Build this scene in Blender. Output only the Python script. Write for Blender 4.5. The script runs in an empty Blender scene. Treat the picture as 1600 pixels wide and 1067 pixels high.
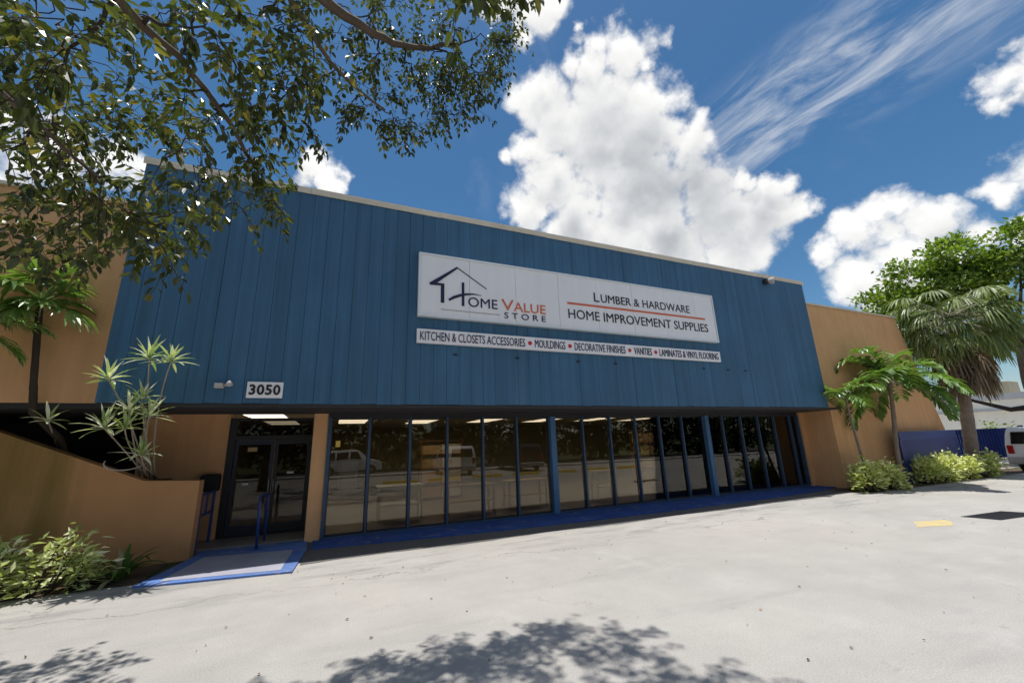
import bpy, bmesh, math, random
from mathutils import Vector, Matrix, noise
R = math.radians
rnd = random.Random(11)
sc = bpy.context.scene
col = sc.collection

# ---------------------------------------------------------------- camera
cam_data = bpy.data.cameras.new('camera')
cam = bpy.data.objects.new('camera', cam_data); col.objects.link(cam)
cam_data.sensor_width = 36.0
cam_data.lens = 36.0 * 634.44 / 1600.0
cam_data.clip_start = 0.05; cam_data.clip_end = 3000.0
def cam_matrix(yaw, pitch, roll, pos):
    f = Vector((math.sin(yaw)*math.cos(pitch), math.cos(yaw)*math.cos(pitch), math.sin(pitch)))
    r0 = Vector((math.cos(yaw), -math.sin(yaw), 0)); d0 = -r0.cross(f)
    r = r0*math.cos(roll) + d0*math.sin(roll); d = -r0*math.sin(roll) + d0*math.cos(roll)
    m = Matrix.Identity(4)
    for i in range(3):
        m[i][0] = r[i]; m[i][1] = -d[i]; m[i][2] = -f[i]; m[i][3] = pos[i]
    return m
cam.matrix_world = cam_matrix(R(23.457), R(14.198), R(1.948), (0, 0, 1.942))
sc.camera = cam

# ---------------------------------------------------------------- light
sc.view_settings.view_transform = 'Standard'; sc.view_settings.look = 'None'
sc.view_settings.gamma = 1.0; sc.view_settings.exposure = 0.12
sc.cycles.max_bounces = 10; sc.cycles.transparent_max_bounces = 24
sc.cycles.use_denoising = True
SUN_EL, SUN_AZ = R(87.35), R(-47)         # nearly overhead, barely behind the store front (azimuth from +Y towards +X)
sd = bpy.data.lights.new('sun', 'SUN'); so = bpy.data.objects.new('sun', sd); col.objects.link(so)
sd.energy = 4.6; sd.angle = R(0.55); sd.color = (1.0, 0.972, 0.93)
sun_dir = Vector((math.cos(SUN_EL)*math.sin(SUN_AZ), math.cos(SUN_EL)*math.cos(SUN_AZ), math.sin(SUN_EL)))
so.rotation_euler = (-sun_dir).to_track_quat('-Z', 'Y').to_euler()
so.location = (0, 0, 60)

# ---------------------------------------------------------------- sky
SKY_STRENGTH = 0.10
CLOUDS= [(0.48,0.479,0.735,0.055),(0.44,0.517,0.735,0.046),(0.403,0.541,0.738,0.037),(0.509,0.465,0.724,0.031),(0.351,0.613,0.708,0.061),(0.41,0.611,0.677,0.091),(0.487,0.548,0.68,0.103),(0.551,0.553,0.625,0.112),(0.485,0.624,0.613,0.123),(0.346,0.69,0.636,0.057),(0.303,0.717,0.628,0.035),(0.416,0.708,0.571,0.106),(0.586,0.611,0.532,0.139),(0.641,0.488,0.592,0.054),(0.66,0.537,0.526,0.1),(0.485,0.718,0.5,0.11),(0.38,0.755,0.534,0.055),(0.698,0.551,0.458,0.094),(0.759,0.481,0.438,0.076),(0.722,0.468,0.509,0.031),(0.76,0.44,0.478,0.042),(0.796,0.423,0.433,0.039),(0.75,0.526,0.401,0.079),(0.665,0.615,0.424,0.112),(0.568,0.692,0.445,0.103),(0.868,0.324,0.376,0.045),(0.866,0.365,0.341,0.055),(0.893,0.294,0.34,0.052),(0.849,0.41,0.334,0.041),(0.917,0.264,0.299,0.042),(0.905,0.327,0.273,0.071),(0.876,0.401,0.268,0.055),(0.908,0.366,0.204,0.071),(0.931,0.286,0.225,0.056),(0.861,0.152,0.486,0.046),(0.852,0.132,0.507,0.035),(0.867,0.185,0.463,0.024),(0.911,0.181,0.37,0.044),(0.911,0.214,0.354,0.031),(0.934,0.209,0.29,0.035),(-0.083,0.82,0.566,0.037),(-0.046,0.834,0.549,0.035),(-0.43,0.776,0.461,0.063),(-0.457,0.755,0.47,0.045),(-0.371,0.803,0.466,0.043),(-0.478,0.782,0.401,0.054),(-0.337,0.818,0.466,0.025),(0.293,0.53,0.796,0.053),(0.283,0.564,0.775,0.03),(0.214,0.543,0.812,0.042),(0.383,0.517,0.766,0.019)]
world = bpy.data.worlds.new('World'); sc.world = world; world.use_nodes = True
class NT:
    def __init__(s, tree): s.t = tree; s.n = tree.nodes; s.l = tree.links
    def node(s, typ, ins=None, **kw):
        n = s.n.new(typ)
        for k, v in kw.items(): setattr(n, k, v)
        if ins:
            for k, v in ins.items():
                sock = n.inputs[k]
                if hasattr(v, 'bl_idname') or hasattr(v, 'is_output'): s.l.new(v, sock)
                else: sock.default_value = v
        return n
    def math(s, op, a, b=None, c=None, clamp=False):
        n = s.n.new('ShaderNodeMath'); n.operation = op; n.use_clamp = clamp
        for i, v in enumerate((a, b, c)):
            if v is None: continue
            if hasattr(v, 'is_output'): s.l.new(v, n.inputs[i])
            else: n.inputs[i].default_value = v
        return n.outputs[0]
    def vmath(s, op, a, b=None, out=0):
        n = s.n.new('ShaderNodeVectorMath'); n.operation = op
        for i, v in enumerate((a, b)):
            if v is None: continue
            if hasattr(v, 'is_output'): s.l.new(v, n.inputs[i])
            else: n.inputs[i].default_value = v
        return n.outputs[out]
    def noise(s, vec, scale, detail=4, rough=0.55, dist=0.0, out='Fac'):
        n = s.n.new('ShaderNodeTexNoise'); n.inputs['Scale'].default_value = scale
        n.inputs['Detail'].default_value = detail; n.inputs['Roughness'].default_value = rough
        n.inputs['Distortion'].default_value = dist
        if vec is not None: s.l.new(vec, n.inputs['Vector'])
        return n.outputs[out]
    def ramp(s, fac, stops, interp='LINEAR'):
        n = s.n.new('ShaderNodeValToRGB'); n.color_ramp.interpolation = interp
        e = n.color_ramp.elements
        while len(e) < len(stops): e.new(0.5)
        for el, (p, c) in zip(e, stops):
            el.position = p; el.color = (*c, 1) if not isinstance(c, (int, float)) else (c, c, c, 1)
        s.l.new(fac, n.inputs[0]); return n.outputs[0]
    def maprange(s, v, a, b, c=0.0, d=1.0, smooth=False):
        n = s.n.new('ShaderNodeMapRange')
        if smooth: n.interpolation_type = 'SMOOTHSTEP'
        s.l.new(v, n.inputs[0])
        for i, x in enumerate((a, b, c, d)): n.inputs[i+1].default_value = x
        return n.outputs[0]
    def mix(s, fac, a, b, blend='MIX'):
        n = s.n.new('ShaderNodeMix'); n.data_type = 'RGBA'; n.blend_type = blend
        for k, v in ((0, fac), (6, a), (7, b)):
            if hasattr(v, 'is_output'): s.l.new(v, n.inputs[k])
            elif k == 0: n.inputs[0].default_value = v
            else: n.inputs[k].default_value = (*v, 1)
        return n.outputs[2]
    def sepxyz(s, v):
        n = s.n.new('ShaderNodeSeparateXYZ'); s.l.new(v, n.inputs[0]); return n.outputs
    def combxyz(s, x, y, z):
        n = s.n.new('ShaderNodeCombineXYZ')
        for i, v in enumerate((x, y, z)):
            if hasattr(v, 'is_output'): s.l.new(v, n.inputs[i])
            else: n.inputs[i].default_value = v
        return n.outputs[0]

cg = bpy.data.node_groups.new('cloud_density', 'ShaderNodeTree')
cg.interface.new_socket('Vector', in_out='INPUT', socket_type='NodeSocketVector')
cg.interface.new_socket('Density', in_out='OUTPUT', socket_type='NodeSocketFloat'); cg.interface.new_socket('Soft', in_out='OUTPUT', socket_type='NodeSocketFloat'); cg.interface.new_socket('Body', in_out='OUTPUT', socket_type='NodeSocketFloat')
g = NT(cg); gi = g.n.new('NodeGroupInput'); go = g.n.new('NodeGroupOutput')
v = gi.outputs[0]
warp = g.noise(v, 6.5, 6, 0.56, out='Color')
wv = g.vmath('ADD', v, g.vmath('SCALE', g.vmath('SUBTRACT', warp, (0.5, 0.5, 0.5))))
for n_ in g.n:
    if n_.bl_idname == 'ShaderNodeVectorMath' and n_.operation == 'SCALE': n_.inputs[3].default_value = 0.15
acc = None; deep = None
for (bx, by, bz, br) in CLOUDS:
    d = g.vmath('DISTANCE', wv, (bx, by, bz), out=1)
    t = g.math('MULTIPLY_ADD', d, -1.0/(br*1.02), 1.0)
    acc = t if acc is None else g.math('MAXIMUM', acc, t)
    q = g.math('SUBTRACT', br, d)
    deep = q if deep is None else g.math('SMOOTH_MAX', deep, q, 0.05)
acc = g.math('MAXIMUM', acc, -1.2)
# stray clouds low behind the camera and round the rest of the sky
far = g.noise(v, 2.6, 5, 0.55)
back = g.maprange(g.sepxyz(v)[1], 0.25, -0.1, 0.0, 1.0)
stray = g.math('MULTIPLY_ADD', g.math('SUBTRACT', far, 0.52), 4.0, g.math('MULTIPLY_ADD', back, 1.4, -1.4))
acc = g.math('MAXIMUM', acc, stray)
acc = g.math('MINIMUM', acc, 0.8)
w2 = g.vmath('ADD', v, g.vmath('MULTIPLY', g.vmath('SUBTRACT', g.noise(v, 16.0, 5, 0.6, out='Color'), (0.5, 0.5, 0.5)), (0.055, 0.055, 0.055)))
def puffs(sc_):
    n = g.n.new('ShaderNodeTexVoronoi'); n.feature = 'F1'; n.inputs['Scale'].default_value = sc_
    g.l.new(w2, n.inputs['Vector']); return g.math('SUBTRACT', 0.45, n.outputs['Distance'])
p1 = puffs(13.0); p2 = puffs(31.0)
nz = g.math('SUBTRACT', g.noise(v, 6.0, 9, 0.56), 0.5)
soft = g.math('ADD', acc, g.math('ADD', g.math('MULTIPLY', p1, 0.42), g.math('MULTIPLY', nz, 1.75)))
full = g.math('ADD', soft, g.math('ADD', g.math('MULTIPLY', p2, 0.34), g.math('MULTIPLY', g.math('SUBTRACT', g.noise(v, 40.0, 6, 0.6), 0.5), 0.55)))
g.l.new(full, go.inputs[0]); g.l.new(soft, go.inputs[1]); g.l.new(g.math('MULTIPLY_ADD', g.math('SUBTRACT', g.noise(v, 4.5, 4, 0.5), 0.5), 0.16, deep), go.inputs[2])

w = NT(world.node_tree); w.n.clear()
wout = w.n.new('ShaderNodeOutputWorld'); bg = w.n.new('ShaderNodeBackground')
sky = w.n.new('ShaderNodeTexSky'); sky.sky_type = 'NISHITA'; sky.sun_disc = False
sky.sun_elevation = SUN_EL; sky.sun_rotation = SUN_AZ
sky.air_density = 1.0; sky.dust_density = 0.5; sky.ozone_density = 2.4; sky.altitude = 0
vd = w.n.new('ShaderNodeTexCoord').outputs['Generated']
def dens(vec):
    n = w.n.new('ShaderNodeGroup'); n.node_tree = cg; w.l.new(vec, n.inputs[0]); return n.outputs
d0, s0, b0 = dens(vd)
d1, s1, b1 = dens(w.vmath('NORMALIZE', w.vmath('ADD', vd, (0.012, 0.012, 0.045))))
mask = w.maprange(d0, -0.16, 0.42, smooth=True)
relief = w.math('ADD', w.math('MULTIPLY', w.math('SUBTRACT', s0, s1), 0.55), w.math('MULTIPLY', w.math('SUBTRACT', d0, d1), 0.14))
thick = w.math('MULTIPLY', w.maprange(b0, 0.0, 0.12, smooth=True), w.maprange(w.sepxyz(vd)[2], 0.76, 0.55, 0.25, 1.0))
lum = w.math('MULTIPLY_ADD', relief, 0.40, 1.02)
lum = w.math('MULTIPLY_ADD', thick, -0.46, lum)
lum = w.math('MINIMUM', w.math('MAXIMUM', lum, 0.44), 1.06)
ccol = w.mix(w.maprange(lum, 0.5, 0.95), (0.87, 0.93, 1.0), (1.0, 0.998, 0.99))
cl = w.vmath('SCALE', ccol)
w.l.new(w.math('MULTIPLY', lum, 0.88/SKY_STRENGTH), cl.node.inputs[3])
# thin streaks of high cloud, upper right
sx = w.n.new('ShaderNodeMapping'); sx.vector_type = 'POINT'
dd = w.vmath('DOT_PRODUCT', vd, (0.28, -0.95, 0.13), out=1)
de = w.vmath('DOT_PRODUCT', vd, (0.62, 0.08, -0.78), out=1)
df = w.vmath('DOT_PRODUCT', vd, (0.73, 0.30, 0.61), out=1)
sv = w.combxyz(w.math('MULTIPLY', dd, 2.2), w.math('MULTIPLY', de, 11.0), w.math('MULTIPLY', df, 2.0))
ci = w.noise(sv, 2.2, 8, 0.62, 0.6)
cm = w.vmath('DISTANCE', vd, (0.745, 0.30, 0.59), out=1)
cirrus = w.math('MULTIPLY', w.maprange(ci, 0.36, 0.72, 0, 0.7, True), w.math('MULTIPLY', w.maprange(cm, 0.34, 0.12, 0, 1, True), w.maprange(w.math('ABSOLUTE', w.math('SUBTRACT', de, 0.02)), 0.12, 0.04, 0, 1, True)))
haze = w.math('MULTIPLY', w.maprange(w.noise(vd, 4.0, 6, 0.6, 0.8), 0.55, 0.8, 0, 0.22, True), w.maprange(w.sepxyz(vd)[2], 0.05, 0.5, 1.0, 0.55))
thin = w.math('MAXIMUM', cirrus, haze)
hs = w.n.new('ShaderNodeHueSaturation'); hs.inputs['Saturation'].default_value = 1.26; hs.inputs['Value'].default_value = 0.95; hs.inputs['Hue'].default_value = 0.494
w.l.new(sky.outputs[0], hs.inputs['Color'])
skyc = w.mix(thin, hs.outputs[0], (0.62/SKY_STRENGTH, 0.66/SKY_STRENGTH, 0.72/SKY_STRENGTH))
fin = w.mix(mask, skyc, cl)
w.l.new(fin, bg.inputs[0]); bg.inputs[1].default_value = SKY_STRENGTH
w.l.new(bg.outputs[0], wout.inputs[0])

# ---------------------------------------------------------------- helpers
def tag(o, label=None, cat=None, group=None, kind=None):
    if label: o['label'] = label
    if cat: o['category'] = cat
    if group: o['group'] = group
    if kind: o['kind'] = kind
    return o
ROOT = {}
def thing(name, loc, label, cat, group=None):
    o = bpy.data.objects.new(name, None); col.objects.link(o); o.location = loc
    o.empty_display_size = 0.2
    ROOT[o.name] = Vector(loc)
    return tag(o, label, cat, group)
def children(o): return [c for c in bpy.data.objects if c.parent == o]
def copy_tree(o, parent=None):
    c = o.copy(); col.objects.link(c)
    if parent: c.parent = parent
    for ch in children(o): copy_tree(ch, c)
    return c
class MB:
    def __init__(s): s.v = []; s.f = []; s.sm = []
    def add(s, vs, fs, smooth=False):
        b = len(s.v); s.v += [tuple(p) for p in vs]
        for q in fs: s.f.append([b+i for i in q]); s.sm.append(smooth)
    def box(s, x0, x1, y0, y1, z0, z1, bev=0.0):
        if bev > 0:
            b = bev; vs = []
            bm = bmesh.new(); bmesh.ops.create_cube(bm, size=1)
            for q in bm.verts: q.co = Vector((x0 if q.co.x < 0 else x1, y0 if q.co.y < 0 else y1, z0 if q.co.z < 0 else z1))
            bmesh.ops.bevel(bm, geom=bm.edges[:], offset=b, segments=2, profile=0.6, affect='EDGES')
            bm.verts.index_update()
            s.add([q.co.copy() for q in bm.verts], [[q.index for q in fc.verts] for fc in bm.faces]); bm.free(); return s
        vs = [(x0,y0,z0),(x1,y0,z0),(x1,y1,z0),(x0,y1,z0),(x0,y0,z1),(x1,y0,z1),(x1,y1,z1),(x0,y1,z1)]
        s.add(vs, [(0,3,2,1),(4,5,6,7),(0,1,5,4),(1,2,6,5),(2,3,7,6),(3,0,4,7)]); return s
    def prism_y(s, poly, y0, y1):            # polygon in XZ, extruded along Y
        n = len(poly); vs = [(x, y0, z) for x, z in poly] + [(x, y1, z) for x, z in poly]
        s.add(vs, [list(range(n)), list(range(2*n-1, n-1, -1))] + [(i, n+i, n+(i+1) % n, (i+1) % n) for i in range(n)]); return s
    def prism_z(s, poly, z0, z1):            # polygon in XY, extruded along Z
        n = len(poly); vs = [(x, y, z0) for x, y in poly] + [(x, y, z1) for x, y in poly]
        s.add(vs, [list(range(n-1, -1, -1)), list(range(n, 2*n))] + [(i, (i+1) % n, n+(i+1) % n, n+i) for i in range(n)]); return s
    def prism_x(s, poly, x0, x1):            # polygon in YZ
        n = len(poly); vs = [(x0, y, z) for y, z in poly] + [(x1, y, z) for y, z in poly]
        s.add(vs, [list(range(n-1, -1, -1)), list(range(n, 2*n))] + [(i, (i+1) % n, n+(i+1) % n, n+i) for i in range(n)]); return s
    def tube(s, pts, rad, n=6, cap=True):
        pts = [Vector(p) for p in pts]; k = len(pts)
        if not isinstance(rad, (list, tuple)): rad = [rad]*k
        vs = []; up = Vector((0.13, 0.27, 0.95))
        for i, p in enumerate(pts):
            t = (pts[min(i+1, k-1)] - pts[max(i-1, 0)])
            t = t.normalized() if t.length > 1e-9 else Vector((0,0,1))
            a = t.cross(up)
            if a.length < 0.05: a = t.cross(Vector((1, 0, 0)))
            a.normalize(); b = t.cross(a)
            for j in range(n):
                an = 2*math.pi*j/n; vs.append(p + (a*math.cos(an) + b*math.sin(an))*rad[i])
        fs = [(i*n+j, i*n+(j+1) % n, (i+1)*n+(j+1) % n, (i+1)*n+j) for i in range(k-1) for j in range(n)]
        if cap: fs += [list(range(n-1, -1, -1)), list(range((k-1)*n, k*n))]
        s.add(vs, fs, True); return s
    def build(s, name, mat, parent=None, origin=None):
        r = None; o = parent
        while o is not None and r is None:
            r = ROOT.get(o.name); o = o.parent
        off = r if r is not None else Vector(origin or (0, 0, 0))
        me = bpy.data.meshes.new(name)
        me.from_pydata([(p[0]-off.x, p[1]-off.y, p[2]-off.z) for p in s.v], [], s.f)
        me.polygons.foreach_set('use_smooth', s.sm); me.materials.append(mat); me.update()
        ob = bpy.data.objects.new(name, me); col.objects.link(ob)
        if parent is not None: ob.parent = parent
        else: ob.location = off; ROOT[ob.name] = Vector(off)
        return ob
def xf(vs, m): return [m @ Vector(p) for p in vs]

# ---------------------------------------------------------------- materials
def base_mat(name):
    m = bpy.data.materials.new(name); m.use_nodes = True
    t = NT(m.node_tree); p = t.n['Principled BSDF']; return m, t, p
def paint(name, c, rough=0.6, var=0.12, scale=1.5, spec=0.4, metal=0.0, bump=0.0, bscale=60, streak=0.0, dirt=0.0):
    m, t, p = base_mat(name)
    tc = t.n.new('ShaderNodeTexCoord').outputs['Object']
    n1 = t.noise(tc, scale, 6, 0.6)
    k = t.maprange(n1, 0.25, 0.75, 1-var, 1+var)
    if streak:
        mp = t.n.new('ShaderNodeMapping'); t.l.new(tc, mp.inputs[0]); mp.inputs['Scale'].default_value = (5.0, 5.0, 0.35)
        k = t.math('MULTIPLY', k, t.maprange(t.noise(mp.outputs[0], 1.0, 5, 0.6), 0.3, 0.7, 1-streak, 1+streak*0.6))
    cc = t.vmath('SCALE', c); cc.node.inputs[0].default_value = c; t.l.new(k, cc.node.inputs[3])
    if dirt:
        cc = t.mix(t.maprange(t.noise(tc, scale*4, 8, 0.7), 0.52, 0.75, 0, dirt), cc, tuple(0.3*x+0.02 for x in c))
    t.l.new(cc, p.inputs['Base Color'])
    p.inputs['Roughness'].default_value = rough; p.inputs['Metallic'].default_value = metal
    p.inputs['Specular IOR Level'].default_value = spec
    if bump:
        b = t.n.new('ShaderNodeBump'); b.inputs['Strength'].default_value = bump; b.inputs['Distance'].default_value = 0.01
        t.l.new(t.noise(tc, bscale, 5, 0.6), b.inputs['Height']); t.l.new(b.outputs[0], p.inputs['Normal'])
    return m
def leaf_mat(name, c1, c2, c3=None, rough=0.42, trans=0.35, spec=0.5, f3=0.12):
    m, t, p = base_mat(name)
    ri = t.n.new('ShaderNodeNewGeometry').outputs['Random Per Island']
    stops = [(0.0, c1), (0.8, c2)]
    if c3: stops = [(0.0, c1), (1-f3-0.12, c2), (1-f3, c3), (1.0, c3)]
    cc = t.ramp(ri, stops)
    t.l.new(cc, p.inputs['Base Color']); p.inputs['Roughness'].default_value = rough
    p.inputs['Specular IOR Level'].default_value = spec
    tr = t.n.new('ShaderNodeBsdfTranslucent')
    br = t.mix(1.0, cc, (1.35, 1.5, 0.55), 'MULTIPLY'); t.l.new(br, tr.inputs[0])
    mx = t.n.new('ShaderNodeMixShader'); mx.inputs[0].default_value = trans
    t.l.new(p.outputs[0], mx.inputs[1]); t.l.new(tr.outputs[0], mx.inputs[2])
    t.l.new(mx.outputs[0], t.n['Material Output'].inputs[0]); return m
def glass_mat(name, tint=0.55, refl=1.0, ior=1.5):
    m, t, p = base_mat(name); t.n.remove(p)
    tc = t.n.new('ShaderNodeTexCoord').outputs['Object']
    fr = t.n.new('ShaderNodeFresnel'); fr.inputs[0].default_value = ior
    gl = t.n.new('ShaderNodeBsdfGlossy'); gl.inputs['Roughness'].default_value = 0.006
    gl.inputs[0].default_value = (0.95, 0.93, 0.88, 1)
    b = t.n.new('ShaderNodeBump'); b.inputs['Strength'].default_value = 0.05; b.inputs['Distance'].default_value = 0.02
    t.l.new(t.noise(tc, 0.9, 1, 0.4), b.inputs['Height']); t.l.new(b.outputs[0], gl.inputs['Normal'])
    tr = t.n.new('ShaderNodeBsdfTransparent'); tr.inputs[0].default_value = (tint, tint*0.96, tint*0.86, 1)
    mx = t.n.new('ShaderNodeMixShader')
    t.l.new(t.math('MULTIPLY', fr.outputs[0], refl, clamp=True), mx.inputs[0])
    t.l.new(tr.outputs[0], mx.inputs[1]); t.l.new(gl.outputs[0], mx.inputs[2])
    t.l.new(mx.outputs[0], t.n['Material Output'].inputs[0]); return m
def emit_mat(name, c, s):
    m, t, p = base_mat(name)
    p.inputs['Base Color'].default_value = (*c, 1); p.inputs['Emission Color'].default_value = (*c, 1)
    p.inputs['Emission Strength'].default_value = s; return m

M = {}
M['orange'] = paint('orange_stucco', (0.70, 0.395, 0.195), 0.88, 0.10, 0.7, 0.2, bump=0.45, bscale=70, streak=0.09)
M['coping'] = paint('pale_metal_coping', (0.66, 0.58, 0.46), 0.6, 0.12, 1.2, dirt=0.35)
M['mullion'] = paint('blue_metal_frame', (0.034, 0.072, 0.138), 0.45, 0.12, 3.0, bump=0.05)
M['pillar_blue'] = paint('blue_painted_post', (0.05, 0.14, 0.28), 0.5, 0.12, 3.0)
M['dark'] = paint('dark_bronze_metal', (0.018, 0.019, 0.024), 0.45, 0.2, 3.0)
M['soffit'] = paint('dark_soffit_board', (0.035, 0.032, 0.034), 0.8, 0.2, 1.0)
M['white_sign'] = paint('white_sign_face', (0.80, 0.79, 0.80), 0.5, 0.03, 1.2, streak=0.03)
M['sign_frame'] = paint('silver_sign_frame', (0.72, 0.74, 0.74), 0.4, 0.05, 2.0, metal=0.3)
M['navy'] = paint('navy_vinyl', (0.012, 0.012, 0.055), 0.5, 0.05)
M['black'] = paint('black_vinyl', (0.014, 0.014, 0.018), 0.5, 0.05)
M['rust'] = paint('orange_red_vinyl', (0.60, 0.135, 0.05), 0.5, 0.05)
M['red'] = paint('red_vinyl', (0.55, 0.02, 0.03), 0.5, 0.05)
M['grey_seam'] = paint('grey_seam', (0.30, 0.29, 0.29), 0.6, 0.05)
M['walk_blue'] = paint('blue_walk_paint', (0.028, 0.085, 0.33), 0.75, 0.28, 1.8, bump=0.3, bscale=40, dirt=0.6)
M['ramp_blue'] = paint('blue_ramp_paint', (0.12, 0.20, 0.46), 0.75, 0.3, 2.0, bump=0.3, bscale=40, dirt=0.45)
M['rail_blue'] = paint('blue_rail_paint', (0.028, 0.062, 0.24), 0.35, 0.12, 4.0)
M['fence_blue'] = paint('blue_fence_paint', (0.018, 0.042, 0.20), 0.5, 0.15, 1.5, streak=0.12)
M['panel_navy'] = paint('faded_navy_panel', (0.055, 0.06, 0.19), 0.7, 0.12, 0.8)
M['concrete'] = paint('grey_concrete', (0.42, 0.40, 0.39), 0.85, 0.12, 2.0, bump=0.3, bscale=50)
M['white_paint'] = paint('white_paint', (0.78, 0.78, 0.77), 0.5, 0.05)
M['cream'] = paint('cream_wall', (0.80, 0.76, 0.66), 0.85, 0.05, 0.5, streak=0.05)
M['grey_band'] = paint('grey_roof_band', (0.42, 0.42, 0.43), 0.7, 0.08, 0.5)
M['yellow'] = paint('yellow_road_paint', (0.78, 0.56, 0.12), 0.8, 0.15, 5.0, dirt=0.2)
M['rubber'] = paint('black_rubber', (0.02, 0.02, 0.02), 0.8, 0.2)
M['tyre'] = M['rubber']
M['steel'] = paint('brushed_steel', (0.5, 0.5, 0.5), 0.35, 0.05, metal=0.9)
M['car_white'] = paint('white_car_paint', (0.80, 0.80, 0.80), 0.18, 0.02, spec=0.6)
M['car_dark'] = paint('dark_car_paint', (0.03, 0.035, 0.045), 0.18, 0.02, spec=0.6)
M['car_glass'] = paint('dark_car_glass', (0.006, 0.007, 0.008), 0.06, 0.02, spec=0.6)
M['tail'] = paint('red_lamp_lens', (0.35, 0.01, 0.01), 0.2, 0.02)
M['in_wall'] = paint('dim_yellow_wall', (0.34, 0.30, 0.17), 0.9, 0.1)
M['in_ceiling'] = paint('tan_ceiling_tile', (0.42, 0.36, 0.25), 0.9, 0.08)
M['in_floor'] = paint('grey_floor_tile', (0.22, 0.20, 0.18), 0.4, 0.1)
M['wood'] = paint('brown_wood', (0.24, 0.12, 0.05), 0.6, 0.25, 3.0, streak=0.2)
M['box_orange'] = paint('orange_carton', (0.62, 0.22, 0.05), 0.8, 0.08)
M['box_tan'] = paint('tan_carton', (0.52, 0.36, 0.18), 0.85, 0.08)
M['box_white'] = paint('pale_carton', (0.70, 0.67, 0.60), 0.7, 0.05)
M['lamp'] = emit_mat('ceiling_lamp_diffuser', (1.0, 0.90, 0.76), 2.4)
M['bark'] = paint('grey_brown_bark', (0.115, 0.085, 0.06), 0.9, 0.3, 6.0, bump=0.8, bscale=30)
M['twig'] = paint('dark_twig_bark', (0.045, 0.032, 0.022), 0.9, 0.2, 6.0)
M['palm_bark'] = paint('grey_palm_bark', (0.24, 0.19, 0.155), 0.9, 0.25, 5.0, bump=0.9, bscale=25)
M['pale_stem'] = paint('pale_grey_stem', (0.36, 0.31, 0.25), 0.8, 0.2, 8.0)
M['leaf_tree'] = leaf_mat('shade_tree_leaf', (0.028, 0.040, 0.011), (0.095, 0.112, 0.026), (0.22, 0.18, 0.045), 0.33, 0.36, 0.6, 0.03)
M['leaf_far'] = leaf_mat('broad_tree_leaf', (0.08, 0.14, 0.02), (0.24, 0.33, 0.05), None, 0.45, 0.35)
M['leaf_back'] = leaf_mat('dark_street_leaf', (0.022, 0.036, 0.010), (0.05, 0.07, 0.02), None, 0.5, 0.3)
M['leaf_palm'] = leaf_mat('palm_leaflet', (0.07, 0.15, 0.03), (0.22, 0.33, 0.09), None, 0.35, 0.3, 0.6)
M['leaf_fan'] = leaf_mat('fan_palm_leaf', (0.08, 0.12, 0.03), (0.25, 0.30, 0.11), None, 0.45, 0.25)
M['leaf_dead'] = leaf_mat('dry_palm_leaf', (0.14, 0.105, 0.07), (0.26, 0.20, 0.14), None, 0.8, 0.1, 0.2)
M['leaf_croton'] = leaf_mat('variegated_leaf', (0.30, 0.36, 0.09), (0.68, 0.70, 0.26), (0.86, 0.84, 0.52), 0.4, 0.25, 0.5, 0.25)
M['leaf_streak'] = leaf_mat('pale_streaked_leaf', (0.30, 0.36, 0.11), (0.62, 0.66, 0.32), (0.84, 0.83, 0.60), 0.4, 0.25, 0.5, 0.2)
M['leaf_lily'] = leaf_mat('lily_strap_leaf', (0.03, 0.08, 0.012), (0.08, 0.15, 0.03), (0.35, 0.34, 0.2), 0.35, 0.25, 0.6, 0.2)
M['leaf_dracaena'] = leaf_mat('dracaena_leaf', (0.18, 0.28, 0.07), (0.48, 0.54, 0.30), (0.70, 0.70, 0.58), 0.35, 0.25, 0.6, 0.3)
M['leaf_litter'] = leaf_mat('fallen_leaf', (0.06, 0.045, 0.03), (0.22, 0.13, 0.06), (0.42, 0.24, 0.06), 0.8, 0.05, 0.2, 0.12)
M['glass'] = glass_mat('tinted_window_glass', 0.63, 1.4, 1.5)
M['door_glass'] = glass_mat('dark_door_glass', 0.30, 0.9, 1.45)

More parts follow.
